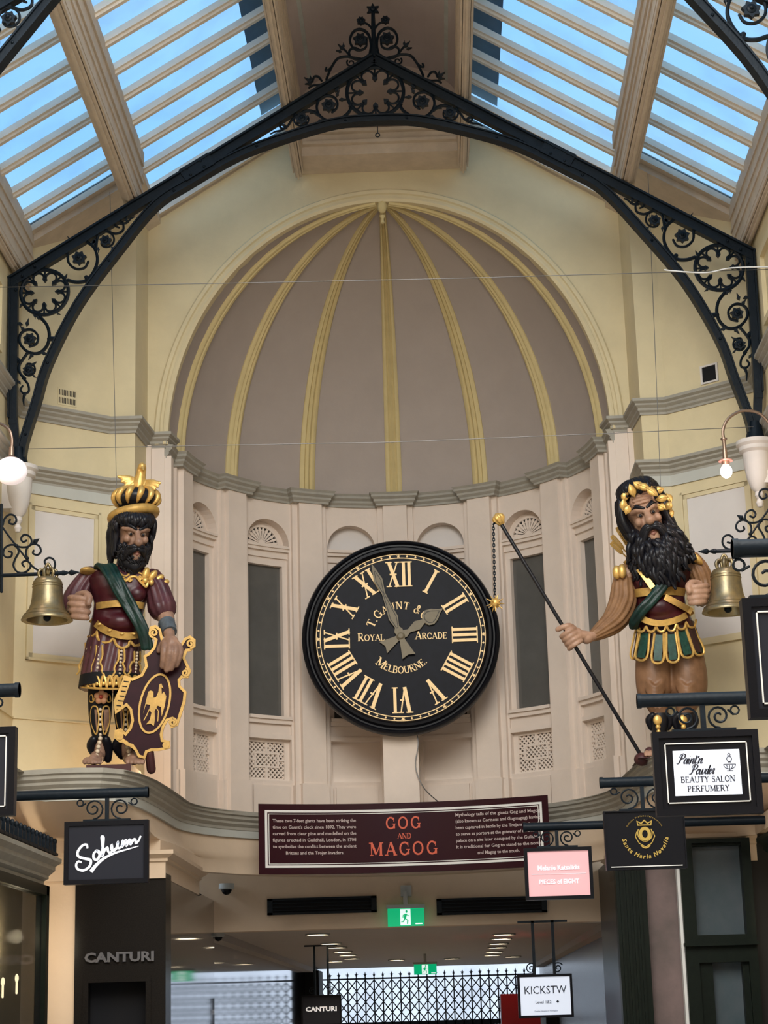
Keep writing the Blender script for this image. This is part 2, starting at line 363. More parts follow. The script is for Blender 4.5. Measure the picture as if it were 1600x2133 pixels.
for ci, c in enumerate(cent[1:-1]):
    wi += 1; blind = ci in (2, 3); cw = bend(Vector((c, 0, ZB)))
    wo = base('window_%d' % wi, cw)
    g = MB(bend); g.bn(c-.19, c+.19, .10, .12, 4.3, 5.8, 3); g.build('pane', 'nicheglass', wo)
    f = MB(bend)
    for u0, u1, z0, z1 in ((-OW, -.185, 4.3, 5.8), (.185, OW, 4.3, 5.8)): f.bn(c+u0, c+u1, .05, .16, z0, z1, 1)
    f.bn(c-OW, c+OW, .05, .16, 5.77, 5.84, 3)
    f.build('window_frame', 'pink', wo)
    f = MB(bend); f.bn(c-OW, c+OW, .03, .16, 5.84, 5.9, 3); f.bn(c-OW, c+OW, .0, .16, 5.9, 5.93, 3); f.bn(c-OW, c+OW, -.015, .16, 5.93, 5.95, 3); f.bn(c-OW, c+OW, .03, .16, 5.95, 5.97, 3)
    f.build('transom', 'pink', wo)
    f = MB(bend); f.bn(c-OW, c+OW, -.03, .16, 4.30, 4.33, 3); f.bn(c-OW, c+OW, -.01, .16, 4.26, 4.30, 3); f.bn(c-OW, c+OW, .02, .16, 4.16, 4.26, 3); f.bn(c-OW, c+OW, 0, .16, 4.12, 4.16, 3)
    f.build('sill', 'pink', wo)
    f = MB(bend); pts = arc(c, ZS, OW, 0, pi, 16); f.prism(pts, lambda a, b_, t: Vector((a, t, b_)), .115, .14); f.build('tympanum', 'palepanel' if blind else 'pink', wo)
    if not blind:
        f = MB(bend); pts = arc(c, ZS+.01, .17, 0, pi, 14); f.prism(pts, lambda a, b_, t: Vector((a, t, b_)), .108, .12); f.build('fanlight_opening', 'dark', wo)
        f = MB(bend)
        for k in range(12):
            a = pi*(k+.5)/12
            for r0, r1, w0, w1 in ((.035, .13, .003, .0115), (.128, .172, .017, .004)):
                da, db = w0/r0/1.0, w1/r1; q = [(c+r_*cos(a+s_), ZS+.01+r_*sin(a+s_)) for r_, s_ in ((r0, -da), (r1, -db), (r1, db), (r0, da))]
                f.prism(q, lambda a_, b2, t: Vector((a_, t, b2)), .095, .11)
        f.prism(arc(c, ZS+.01, .04, 0, pi, 8), lambda a_, b2, t: Vector((a_, t, b2)), .09, .11)
        for r_, w_ in ((.172, .014),):
            q = arc(c, ZS+.01, r_+w_, 0, pi, 18)+arc(c, ZS+.01, r_-w_*.6, pi, 0, 18); f.prism(q, lambda a_, b2, t: Vector((a_, t, b2)), .09, .12)
        f.build('fan_grille', 'pink', wo)
    f = MB(bend); f.bn(c-OW, c+OW, .09, .12, ZB, 4.12, 3); f.build('vent_opening', 'dark' if not blind else 'pink', wo)
    if not blind:
        f = MB(bend); step = .044; x0, x1, z0, z1 = c-.2, c+.2, ZB+.01, 4.11
        for k in range(-9, 20):
            for s_ in (1, -1):
                # clipped diagonal
                pa = []; 
                for t in range(0, 41):
                    xx = x0+(x1-x0)*t/40; zz = (z0+k*step+(xx-x0)) if s_ > 0 else (z1-k*step-(xx-x0))
                    if z0 <= zz <= z1: pa.append((xx, zz))
                if len(pa) > 2: f.bar((pa[0][0], .075, pa[0][1]), (pa[-1][0], .075, pa[-1][1]), .012, .02, up=(0, 1, 0))
        for q in ((-.2, .2, ZB, ZB+.02), (-.2, .2, 4.09, 4.12), (-.235, -.185, ZB, 4.12), (.185, .235, ZB, 4.12), (-.012, .012, ZB, ZB+.13), (-.012, .012, 4.0, 4.12),
                  (-.12, .12, 3.86, 3.878), (-.12, .12, 3.985, 4.003), (-.13, -.112, 3.86, 4.0), (.112, .13, 3.86, 4.0), (-.19, -.13, 3.925, 3.94), (.13, .19, 3.925, 3.94)):
            f.bn(c+q[0], c+q[1], .055, .1, q[2], q[3], 2)
        f.build('lattice_grille', 'pink', wo)
# ---- ledge (gallery) that carries the statues and runs round the niche
half = [(-2.72, 10.0), (-2.72, 13.9), (-2.45, 13.84), (-2.28, 13.83), (-2.1, 13.87), (-1.97, 14.0), (-1.89, 14.25), (-1.845, 14.6), (-1.82, 15.1), (-1.805, 15.6)]
cir = [(1.8*sin(R(a)), 16+1.8*cos(R(a))) for a in range(-86, 87, 4)]
LP = half+cir+[(-x, y) for x, y in reversed(half)]
c = MB(); c.sweep(LP, [(-.05, .0), (0, 0), (0, -.035), (-.018, -.045), (-.018, -.07), (-.04, -.09), (-.04, -.11), (-.065, -.135), (-.065, -.16), (-.14, -.16)], 3.42)
struct(c.build('trim_ledge_moulding', 'greycor', smooth=20))
c = MB(); c.sweep(LP, [(-.12, -.155), (-.07, -.155), (-.075, -.225), (-.15, -.225)], 3.42); struct(c.build('trim_ledge_fascia', 'paleblue', smooth=20))
tp = MB(); tp.quad(*[(x*.985, y+.03, 3.41) for x, y in LP], (3.1, 10, 3.41), (3.1, 16.5, 3.41), (2.2, 18.4, 3.41), (-2.2, 18.4, 3.41), (-3.1, 16.5, 3.41), (-3.1, 10, 3.41))
struct(tp.build('floor_gallery', 'greycor'))
lower = [(-2.72, 10.2), (-2.72, 14.8), (-2.55, 14.95), (-2.35, 15.0), (-2.2, 15.0), (-2.05, 15.0), (-1.95, 15.0), (-1.85, 15.05), (-1.79, 15.5), (-1.77, 16.0)]
lc = [(1.9*sin(R(a)), 16+1.9*cos(R(a))) for a in [-68+136*i/(len(cir)-1) for i in range(len(cir))]]
LL = lower+lc+[(-x, y) for x, y in reversed(lower)]
def inset(P, o):
    out = []
    for i, p in enumerate(P):
        a = Vector(P[max(i-1, 0)]); b_ = Vector(P[min(i+1, len(P)-1)]); t = (b_-a).normalized(); out.append((p[0]-t.y*o, p[1]+t.x*o))
    return out
U0 = inset(LP, .1); rings = []
for i in range(len(LP)):
    a, b_ = Vector(U0[i]), Vector(LL[i]); z1 = 3.0
    rings.append([(*a, 3.2)]+[(*(a.lerp(b_, s_)), 3.2-(3.2-z1)*h) for s_, h in ((.15, .35), (.4, .7), (.7, .92), (1, 1))]+[(*b_, 2.88), (b_.x, b_.y+.2, 2.88)])
c = MB(); k = len(rings[0]); vs = [p for r in rings for p in r]; c.add(vs, [(i*k+j, i*k+j+1, (i+1)*k+j+1, (i+1)*k+j) for i in range(len(rings)-1) for j in range(k-1)])
struct(c.build('ceiling_cove', 'beigelow', smooth=45))
# ---- below the ledge: piers, jambs, bulkhead, corridor
b = MB(); b.b(-3.3, -2.46, 15.02, 15.3, 0, 3.2); b.b(2.6, 3.3, 15.02, 15.3, 0, 3.2); b.b(-3.3, -3.0, 15.02, 18, 0, 3.2); struct(b.build('wall_pier_beige', 'beigelow'))
b = MB(); b.b(-2.50, -1.80, 15.0, 15.3, 1.95, 2.74); b.b(-2.50, -2.41, 15.0, 15.3, 0, 1.95); b.b(-1.93, -1.80, 15.0, 15.3, 0, 1.95); struct(b.build('wall_pier_granite', 'granite'))
b = MB(); b.b(-2.41, -1.93, 15.2, 15.3, 0, 1.95); struct(b.build('wall_pier_recess', 'blackmatt'))
b = MB()
for q in ((-2.43, -2.39, 0, 1.97), (-1.95, -1.91, 0, 1.97), (-2.39, -1.95, 1.93, 1.97)): b.b(q[0], q[1], 14.985, 15.05, q[2], q[3])
struct(b.build('trim_pier_opening', 'granite'))
for s_ in (-1, 1):
    c = MB(); pth = [(s_*2.75, 15.0), (s_*1.82, 15.0), (s_*1.82, 17.1), (s_*1.95, 17.2)]
    c.sweep(pth, [(-.02, 0), (.02, 0), (.02, .12), (.04, .13), (.04, .15), (.09, .18), (.09, .21), (-.02, .22)], 2.70, side=-s_)
    struct(c.build('trim_capital_'+('left' if s_ < 0 else 'right'), 'beigelow', smooth=20))
j = MB(); j.b(-1.86, -1.81, 15.3, 18.3, 0, 2.72); struct(j.build('wall_jamb_glass', 'mirror'))
j = MB(); j.b(1.80, 1.9, 15.05, 18.3, 0, 2.9); struct(j.build('wall_jamb_dark', 'black'))
bk = MB(); bk.b(-2.3, 2.3, 18.3, 18.5, 2.43, 3.2); struct(bk.build('wall_bulkhead', 'beigelow'))
cl = MB(); cl.b(-2.3, 2.3, 18.5, 37.3, 2.55, 2.65); struct(cl.build('ceiling', 'chamgrey'))
wl_ = MB(); wl_.b(-2.3, -2.2, 18.3, 38.5, 0, 2.55); struct(wl_.build('wall_corridor_left', 'mirror'))
wr = MB(); wr.b(2.2, 2.3, 18.3, 38.5, 0, 2.55); struct(wr.build('wall_corridor_right', 'granite'))
cr = MB(); cr.b(-2.2, -2.05, 18.5, 37.3, 2.47, 2.55); cr.b(2.05, 2.2, 18.5, 37.3, 2.47, 2.55); struct(cr.build('trim_corridor', 'chamgrey'))
# ================================================================== ROOF
CG = 9.95; Y0R, Y1U, Y1L = 9.6, 15.90, 14.87
XL, XM, XE = .74, 2.04, 3.0
def slope(s_, c): return lambda p: Vector((s_*p.x, p.y, c-.624*p.x+p.z))
for s_, side in ((-1, 'left'), (1, 'right')):
    wo = base('window_skylight_'+side, (s_*2, 12, 8.5))
    g = MB(slope(s_, CG)); g.b(XL, XM, Y0R, Y1U, 0, .012); g.b(XM, XE, Y0R, Y1L, 0, .012); g.build('pane', 'roofglass', wo)
    k = 0; y = 15.45
    while y > Y0R:
        for x0, x1, ye in ((XL, XM, Y1U), (XM, XE, Y1L)):
            if y < ye-.1 and y > 10.5:
                f = MB(slope(s_, CG)); f.b(x0, x1, y-.045, y+.045, -.06, -.001); f.b(x0, x1, y-.02, y+.02, -.085, -.06); f.build('glazing_bar', 'woodlt', wo)
        y -= .43
    f = MB(slope(s_, CG)); f.b(XM, XE, Y1L, Y1L+.08, -.06, .02); f.b(XL, XM, Y1U, Y1U+.08, -.07, .02); f.build('end_board', 'wood', wo)
    # purlins
    for x, w_, dz in ((XL, .10, .55), (XM, .13, .54), (XE-.02, .10, .50)):
        ye = 15.85 if x < 1 else (Y1L+.1 if x > 2.5 else 14.75)
        f = MB(); zb = CG-.624*x
        f.b(s_*x-w_/2, s_*x+w_/2, Y0R, ye, zb-dz+.06, zb+.03)
        f.b(s_*x-w_*.28, s_*x+w_*.28, Y0R, ye+.05, zb-dz, zb-dz+.07)
        f.b(s_*x-w_*.62, s_*x+w_*.62, Y0R, ye, zb-.12, zb+.0)
        f.b(s_*x-w_*.5-.012, s_*x+w_*.5+.012, Y0R, ye, zb-dz+.16, zb-dz+.19)
        for o_ in (-.40, .40): f.b(s_*x+w_*(o_-.07), s_*x+w_*(o_+.07), Y0R, ye, zb-dz+.02, zb-dz+.08)
        f.b(s_*x-w_*.09, s_*x+w_*.09, Y0R, ye+.05, zb-dz-.02, zb-dz+.02); f.b(s_*x-w_*.62, s_*x+w_*.62, Y0R, ye, zb-dz+.26, zb-dz+.285)
        struct(f.build('trim_purlin_'+side, 'wood'))
    f = MB(slope(s_, CG)); f.b(XM-.04, 3.2, Y1L+.08, 16.05, -.12, -.05); struct(f.build('ceiling_soffit_'+side, 'wood'))
    f = MB(slope(s_, CG)); f.b(XL, XM+.05, Y1U+.04, 16.03, -.07, .0); struct(f.build('trim_rake_'+side, 'wood'))
    f = MB(slope(s_, CG)); f.b(.6, 1.07, Y0R, 15.9, .28, .32); struct(f.build('trim_flashing_'+side, 'flash'))
    f = MB(); f.b(s_*(XL-.03), s_*(XL+.04), Y0R, 15.95, 9.35, 10.05); struct(f.build('wall_lantern_'+side, 'lid'))
    f = MB(); f.b(s_*3.0, s_*3.3, Y0R-1, 16, 8.0, 8.07); struct(f.build('trim_eave_'+side, 'wood'))
    f = MB(slope(s_, CG)); f.b(XE-.03, 3.4, Y0R-1, 16.1, .03, .1); struct(f.build('ceiling_eave_'+side, 'flash'))
vt = MB(); a_ = [(-.74*cos(pi*i/20), 9.62+.42*sin(pi*i/20)) for i in range(21)]
for p, q in zip(a_, a_[1:]): vt.quad((p[0], Y0R, p[1]), (q[0], Y0R, q[1]), (q[0], 15.95, q[1]), (p[0], 15.95, p[1])); vt.quad((p[0], Y0R, p[1]+.05), (q[0], Y0R, q[1]+.05), (q[0], 15.95, q[1]+.05), (p[0], 15.95, p[1]+.05))
struct(vt.build('ceiling_lantern', 'lantern', smooth=60))
ty = MB(); ty.prism([(-.78, 9.15), (.78, 9.15)]+[(-x, z) for x, z in a_][:0]+[(-p[0], p[1]) for p in a_], lambda a, b_, t: Vector((a, t, b_)), 15.93, 16.0); struct(ty.build('wall_lantern_end', 'lid'))
fr = MB(); fr.b(-.74, .74, 15.62, 16.0, 9.01, 9.10); fr.b(-.74, .74, 15.57, 16, 9.10, 9.13); fr.b(-.74, .74, 15.6, 16, 9.13, 9.2); fr.b(-.74, .74, 15.55, 16, 9.2, 9.23)
struct(fr.build('trim_lantern_frame', 'wood'))
# ================================================================== IRON TRUSSES
M.update(gold=mat('gold leaf', (.80, .50, .15), .38, metal=.55, var=.25, vs=30, bump=.1),
 goldpaint=mat('dull gold paint', (.55, .33, .09), .45, metal=.3, var=.3, vs=20),
 brightgold=mat('pale gilt lettering', (.95, .68, .34), .45, metal=.1, var=.08, vs=30),
 bronze=mat('aged bronze', (.38, .29, .14), .38, metal=.8, col2=(.20, .175, .12), vs=7, bump=.15, bs=25),
 plasterw=mat('white painted plaster', (.62, .58, .54), .55, var=.05),
 wire=mat('grey wire', (.12, .115, .11), .4, metal=.6),
 whitecable=mat('white cable', (.8, .8, .8), .5),
 bulb=mat('glowing bulb', (1, .9, .9), .3, emit=9, ecol=(1, .86, .86)),
 globe=mat('glowing opal globe', (1, .93, .93), .25, emit=.42, ecol=(1, .86, .90)),
 brass=mat('tarnished brass', (.28, .2, .15), .35, metal=.8),
 copperpink=mat('copper flange', (.5, .25, .2), .4, metal=.6))
YT = 14.5
def T(px, py):
    p = at(px, py, YT); return (p.x, p.z)
rib2 = [(-2.885, 5.97), (-2.865, 6.11), (-2.775, 6.43), (-2.685, 6.755), (-2.45, 7.25), (-2.135, 7.70), (-1.83, 8.085), (-1.55, 8.275), (-1.15, 8.505), (-.74, 8.655), (-.33, 8.765), (0, 8.785)]
def build_truss(YT_, label, copyof=None):
    root = thing('iron_roof_truss', label, 'roof truss', (0, YT_, 9.39), 'arched iron trusses of the arcade roof')
    f3 = lambda a, b, t: Vector((a, YT_+t, b))
    def bar2(mb, p, q, w, th): mb.bar((p[0], YT_, p[1]), (q[0], YT_, q[1]), th, w, up=(0, 1, 0)) if False else mb.prism(_rect(p, q, w), f3, -th/2, th/2)
    def _rect(p, q, w):
        d = Vector((q[0]-p[0], q[1]-p[1])).normalized(); n = Vector((-d.y, d.x))*w/2; p = Vector(p); q = Vector(q); return [p+n, q+n, q-n, p-n]
    for s_ in (-1, 1):
        mb = MB(); p, q = (s_*3.0, 7.455), (0, 9.325)
        bar2(mb, p, q, .08, .05); d = Vector((q[0]-p[0], q[1]-p[1])).normalized(); n = Vector((-d.y, d.x))*(1 if d.x > 0 else -1)
        for o, th in ((.037, .11), (-.035, .07)): bar2(mb, Vector(p)+n*o, Vector(q)+n*o, .016, th)
        mb.build('top_chord', 'iron', root)
        mb = MB(); bar2(mb, (s_*2.972, 7.48), (s_*2.955, 6.25), .066, .06); bar2(mb, (s_*2.955, 6.3), (s_*2.92, 5.99), .066, .05); bar2(mb, (s_*3.003, 7.48), (s_*2.985, 6.3), .014, .12)
        mb.build('post', 'iron', root)
        mb = MB(); pl_ = [Vector((-s_*x, z)) for x, z in rib2] if s_ > 0 else [Vector(p) for p in rib2]
        pl_ = spline(pl_, 5)
        for o, w_, th in ((0, .062, .045), (-.028, .014, .10), (.028, .012, .08)):
            L_ = []; R_ = []
            for i, p in enumerate(pl_):
                t_ = (pl_[min(i+1, len(pl_)-1)]-pl_[max(i-1, 0)]).normalized(); n = Vector((-t_.y, t_.x))*(1 if s_ < 0 else -1)
                L_.append(p+n*(o+w_/2)); R_.append(p+n*(o-w_/2))
            k = len(L_); vs = []
            for a, b in zip(L_, R_): vs += [f3(a.x, a.y, -th/2), f3(a.x, a.y, th/2), f3(b.x, b.y, th/2), f3(b.x, b.y, -th/2)]
            mb.add(vs, [(4*i+j, 4*i+(j+1) % 4, 4*i+4+(j+1) % 4, 4*i+4+j) for i in range(k-1) for j in range(4)]+[(0, 1, 2, 3), (4*k-1, 4*k-2, 4*k-3, 4*k-4)])
        mb.build('arched_rib', 'iron', root)
        rv = []; mb = MB(); bar2(mb, (s_*1.60, 8.33), (s_*1.36, 8.475), .115, .09)
        for a, b in ((1.56, 8.39), (1.53, 8.33), (1.45, 8.45), (1.42, 8.40), (2.9, 7.5), (2.8, 7.58), (2.95, 7.38)): rv.append((s_*a, YT_-.045, b))
        for i in range(6, len(pl_)-4, 9): rv.append((pl_[i].x, YT_-.025, pl_[i].y))
        mb.build('joint_plate', 'iron', root)
        for r_ in rv: mb = MB(); mb.ball(r_, .012, 8, 5); mb.build('rivet', 'iron', root, smooth=180)
        # scrollwork, drawn for the left and mirrored
        mb = MB()
        X = lambda p: Vector((p[0] if s_ < 0 else -p[0], YT_, p[1]))
        def curve(pts, r=.013, n=6): 
            q = spline([Vector(p) for p in pts], 5); mb.tube([X(p) for p in q], [r if not hasattr(r, '__len__') else r[0]+(r[1]-r[0])*i/len(q) for i in range(len(q))], n=n, sqd=(0, 1, 0), sq=1.3)
        def spiral(c, r0, r1, a0, turns, r=.013):
            k = int(14*abs(turns))+4; curve([(c[0]+(r0+(r1-r0)*i/k)*cos(a0+turns*2*pi*i/k), c[1]+(r0+(r1-r0)*i/k)*sin(a0+turns*2*pi*i/k)) for i in range(k+1)], (r, r*.7))
        def rosette(c, r):
            P = [(c[0]+r*(1 if k % 2 == 0 else .72)*cos(pi*k/7+.2), c[1]+r*(1 if k % 2 == 0 else .72)*sin(pi*k/7+.2)) for k in range(14)]
            mb.prism(P, lambda a, b, t: X((a, b))+Vector((0, t, 0)), -.018, .018); mb.ball(X(c)-Vector((0, .012, 0)), (r*.55, .022, r*.55), 10, 6); mb.ball(X(c)-Vector((0, .03, 0)), (r*.25, .018, r*.25), 8, 5)
        def leaf(c, a, L):
            d = Vector((cos(a), sin(a))); n = Vector((-d.y, d.x)); c = Vector(c)
            P = [c, c+d*L*.35+n*L*.22, c+d*L*.55+n*L*.1, c+d*L, c+d*L*.55-n*L*.1, c+d*L*.35-n*L*.22]
            mb.prism([(p.x, p.y) for p in P], lambda a_, b, t: X((a_, b))+Vector((0, t, 0)), -.012, .012)
        def heart(c, a, L):
            d = Vector((cos(a), sin(a))); n = Vector((-d.y, d.x)); c = Vector(c)
            P = [c+d*L*.15, c-d*L*.1+n*L*.3, c-d*L*.02+n*L*.55, c+d*L*.3+n*L*.55, c+d*L, c+d*L*.3-n*L*.55, c-d*L*.02-n*L*.55, c-d*L*.1-n*L*.3]
            mb.prism([(p.x, p.y) for p in P], lambda a_, b, t: X((a_, b))+Vector((0, t, 0)), -.014, .014); mb.ball(X(c+d*L*.3)-Vector((0, .012, 0)), (L*.3, .014, L*.3), 8, 5)
        def wheel(c, r, half=False):
            mb.tube([X((c[0]+r*cos(2*pi*i/40), c[1]+r*sin(2*pi*i/40))) for i in range(40)], .016, n=6, closed=True)
            for k in range(8):
                a = 2*pi*(k+.5)/8; l = (c[0]+.69*r*cos(a), c[1]+.69*r*sin(a))
                curve([(l[0]+.225*r*cos(a+t), l[1]+.225*r*sin(a+t)) for t in [R(-128+256*i/9) for i in range(10)]], .0095)
                a = 2*pi*k/8; curve([(c[0]+r*cos(a), c[1]+r*sin(a)), (c[0]+.62*r*cos(a), c[1]+.62*r*sin(a))], .008); heart((c[0]+.60*r*cos(a), c[1]+.60*r*sin(a)), a+pi, .17*r)
        # spandrel wheel and the scrolls that leave it
        wc = T(93, 609); wheel(wc, .193)
        for a in (1.9, 2.6, 3.6, 4.3, 5.2, .6): leaf((wc[0]+.2*cos(a), wc[1]+.2*sin(a)), a+.6, .045)
        c = T(165, 538); curve([T(142, 584), T(160, 588), T(180, 584), T(196, 565), T(203, 540), T(195, 515), T(175, 503), T(155, 507), T(143, 525), T(143, 547), T(158, 560), T(176, 558), T(184, 545)], (.015, .010)); rosette(c, .062)
        for p, a in ((T(196, 512), 1.5), (T(143, 520), 2.8), (T(204, 555), -1), (T(150, 505), 2.2), (T(190, 508), .6)): leaf(p, a, .07)
        curve([T(200, 520), T(202, 500), T(208, 487), T(222, 480)], .012); c = T(220, 502); spiral(c, .085, .05, 1.9, -.65, .010); rosette(c, .052); leaf(T(205, 515), -1.6, .05); leaf(T(232, 515), -.7, .05)
        curve([T(228, 484), T(242, 487), T(256, 480), T(256, 465), T(246, 461), T(240, 470), T(248, 474)], (.011, .008)); curve([T(252, 466), T(264, 464), T(272, 456), T(279, 452)], (.011, .006)); leaf(T(262, 462), 1.2, .05)
        c = T(62, 707); curve([T(84, 661), T(98, 678), T(103, 700), T(97, 722), T(80, 736), T(58, 733), T(42, 716), T(42, 698), T(53, 688), T(68, 688), T(79, 700), T(76, 716), T(62, 722)], (.015, .010)); rosette(c, .055)
        for p, a in ((T(85, 735), -.2), (T(52, 690), 2.3), (T(70, 735), -2.2), (T(86, 665), 2.6), (T(55, 680), 1.3), (T(48, 676), 2.9)): leaf(p, a, .07)
        curve([T(58, 735), T(48, 748), T(40, 762), T(42, 778), T(52, 788)], .012); c = T(60, 771); spiral(c, .055, .045, 1.8, -.75, .009); rosette(c, .05); leaf(T(66, 762), .7, .05); leaf(T(68, 782), -.6, .04)
        curve([T(48, 788), T(58, 800), T(60, 815), T(50, 820), T(43, 812), T(47, 804)], (.011, .008)); curve([T(52, 820), T(49, 832), T(50, 845)], (.014, .004)); leaf(T(43, 800), 2.2, .05)
        for p in ((T(103, 706), T(112, 706)), (T(180, 578), T(184, 586)), (T(40, 752), T(30, 744))): mb.tube([X(p[0]), X(p[1])], .02, n=6)
        # crown panel
        c = T(685, 220); curve([T(733, 216), T(728, 232), T(715, 244), T(697, 252), T(678, 250), T(664, 238), T(660, 222), T(666, 207), T(680, 200), T(696, 203), T(703, 214), T(701, 226), T(692, 234)], (.014, .010)); rosette(c, .062)
        for p, a in ((T(700, 202), 1.1), (T(706, 208), .0), (T(662, 232), 3.4), (T(672, 250), 3.6), (T(726, 222), .2), (T(698, 192), .9)): leaf(p, a, .07)
        curve([T(664, 240), T(650, 232), T(636, 232), T(622, 240)], .013); c = T(629, 248); spiral(c, .07, .055, 2.4, .7, .009); rosette(c, .058)
        curve([T(620, 240), T(608, 250), T(600, 262), T(590, 268), T(583, 264), T(588, 258)], (.011, .008)); curve([T(596, 266), T(584, 272), T(574, 274), T(564, 279)], (.011, .005)); leaf(T(596, 262), 2.9, .05)
        # cresting above the chord
        c = T(751, 83); curve([T(771, 112), T(773, 96), T(770, 78), T(762, 66), T(748, 61), T(735, 68), T(729, 84), T(735, 99), T(748, 105), T(762, 99), T(764, 84)], (.014, .009)); rosette(c, .062)
        curve([T(776, 62), T(768, 52), T(758, 47)], .009); rosette(T(752, 44), .038)
        curve([T(770, 113), T(757, 122), T(742, 124), T(730, 118), T(728, 106), T(738, 100), T(748, 104)], .010)
        curve([T(752, 123), T(733, 120), T(722, 118), T(704, 122), T(692, 138), T(684, 155), T(680, 166)], .011); curve([T(731, 119), T(722, 108), T(714, 100)], .009); leaf(T(716, 104), 2.3, .075); leaf(T(712, 108), 2.9, .05); leaf(T(716, 100), 1.6, .05)
        spiral(T(731, 131), .035, .012, 2.5, 1.1, .008); curve([T(692, 138), T(684, 146), T(678, 147), T(680, 141)], .009)
        curve([T(678, 172), T(665, 177), T(652, 178), T(644, 183)], .009); curve([T(670, 168), T(663, 160), T(655, 160), T(651, 170)], .010); leaf(T(650, 172), 2.5, .08); leaf(T(650, 174), 3.2, .06); leaf(T(648, 168), 1.7, .05)
        mb.build('scrollwork', 'iron', root)
    mb = MB(); wc = (0.0, T(782, 192)[1])
    X = lambda p: Vector((p[0], YT_, p[1])); s_ = -1
    mb.tube([Vector((.235*cos(2*pi*i/44), YT_, wc[1]+.225*sin(2*pi*i/44))) for i in range(44)], .017, n=6, closed=True)
    for k in range(8):
        a = 2*pi*(k+.5)/8; r = .225; l = (.69*r*cos(a), wc[1]+.69*r*sin(a))
        mb.tube([Vector((l[0]+.225*r*cos(a+t), YT_, l[1]+.225*r*sin(a+t))) for t in [R(-128+256*i/14) for i in range(15)]], .0095, n=6)
        a = 2*pi*k/8; mb.tube([Vector((r_*cos(a), YT_, wc[1]+r_*sin(a))) for r_ in (.225, .14)], .008, n=6)
        d = Vector((-cos(a), -sin(a))); n = Vector((-d.y, d.x)); c = Vector((.135*cos(a), wc[1]+.135*sin(a))); L = .04
        mb.prism([tuple(q) for q in (c+d*L*.15, c-d*L*.1+n*L*.3, c+n*L*.55, c+d*L*.3+n*L*.55, c+d*L, c+d*L*.3-n*L*.55, c-n*L*.55, c-d*L*.1-n*L*.3)], f3, -.014, .014)
    mb.build('crown_wheel', 'iron', root)
    mb = MB(); z0 = 9.38
    mb.tube([(0, YT_, z0), (0, YT_, z0+.1), (0, YT_, z0+.22), (0, YT_, z0+.38)], [.035, .018, .02, .016], n=8)
    mb.prism([((.058 if k % 2 == 0 else .03)*cos(pi*k/6+pi/2), z0+.41+(.058 if k % 2 == 0 else .03)*sin(pi*k/6+pi/2)) for k in range(12)], f3, -.014, .014)
    mb.ball((0, YT_-.02, z0+.41), (.024, .016, .024), 8, 6)
    mb.build('finial', 'iron', root)
    mb = MB(); mb.tube([(0.01, YT_, 8.72), (0.01, YT_, 8.66)], .005, n=6); mb.tube([(.01+.017*cos(2*pi*i/14), YT_, 8.643+.017*sin(2*pi*i/14)) for i in range(14)], .005, n=6, closed=True)
    mb.build('hook', 'iron', root)
    return root
t1 = build_truss(14.5, 'complete dark iron arch truss with wheel scrollwork in front of the clock dome')
t2 = t1.copy(); C.objects.link(t2); t2.location = (0, 10.9, 9.39); t2['label'] = 'nearest iron truss, only its curved rib showing in the two upper corners'
for ch_ in list(t1.children):
    c = ch_.copy(); C.objects.link(c); c.parent = t2
# corbels under the trusses
for s_ in (-1, 1):
    co = thing('truss_corbel', 'white urn shaped plaster corbel under the %s foot of the iron truss' % ('left' if s_ < 0 else 'right'), 'corbel', (s_*2.9, YT, 5.55))
    c = MB(); c.lathe([(0, 5.36), (.02, 5.37), (.03, 5.40), (.018, 5.43), (.035, 5.46), (.03, 5.49), (.06, 5.52), (.085, 5.60), (.1, 5.70), (.105, 5.80), (.13, 5.82), (.13, 5.85), (.15, 5.87), (.15, 5.90), (0, 5.905)], (s_*2.9, YT, 0), n=28)
    c.b(s_*2.9, s_*3.02, YT-.06, YT+.06, 5.55, 5.9); c.build('urn', 'plasterw', co)
    c = MB(); c.tube([(s_*2.9, YT, 5.88), (s_*2.905, YT, 5.95), (s_*2.91, YT, 6.06)], [.085, .07, .045], n=12, cap='flat'); c.build('iron_shoe', 'iron', co)
# ================================================================== WALL LAMPS
g = at(23, 981, 14.0)
L1 = thing('wall_lamp', 'lit pinkish white glass globe lamp above the left bell', 'lamp', g)
b = MB(); b.ball(g, (.122, .122, .108), 28, 18); b.build('globe', 'globe', L1)
b = MB(); b.lathe([(0, .19), (.02, .19), (.022, .12), (.045, .105), (.05, .095)], g, n=16); b.build('holder', 'brass', L1)
b = MB(); q = [g+Vector(p) for p in ((0, 0, .18), (.0, 0, .26), (-.03, 0, .34), (-.12, 0, .39), (-.22, 0, .36), (-.33, 0, .28))]; b.tube(spline(q, 5), .012, n=8); b.build('arm', 'brass', L1)
point('globe_light', g-Vector((0, .2, 0)), 5, (1, .82, .78), .12)
g = at(1513, 982, 14.0)
L2 = thing('wall_lamp', 'lit bare bulb lamp on a curved arm above the right bell', 'lamp', g)
b = MB(); b.ball(g, (.045, .045, .052), 18, 12); b.build('bulb', 'bulb', L2)
b = MB(); b.lathe([(0, .17), (.018, .17), (.02, .10), (.03, .09), (.03, .05), (0, .045)], g, n=14); b.lathe([(.0, .26), (.025, .26), (.025, .25), (.014, .245), (.014, .17), (0, .17)], g, n=14); b.build('socket', 'brass', L2)
b = MB(); b.lathe([(.02, .095), (.055, .085), (.055, .078), (.02, .08)], g, n=20); b.build('flange', 'copperpink', L2)
b = MB(); q = [g+Vector(p) for p in ((0, 0, .25), (.0, 0, .33), (.05, 0, .42), (.16, 0, .475), (.28, 0, .45), (.36, 0, .36))]; b.tube(spline(q, 5), .012, n=8); b.build('arm', 'brass', L2)
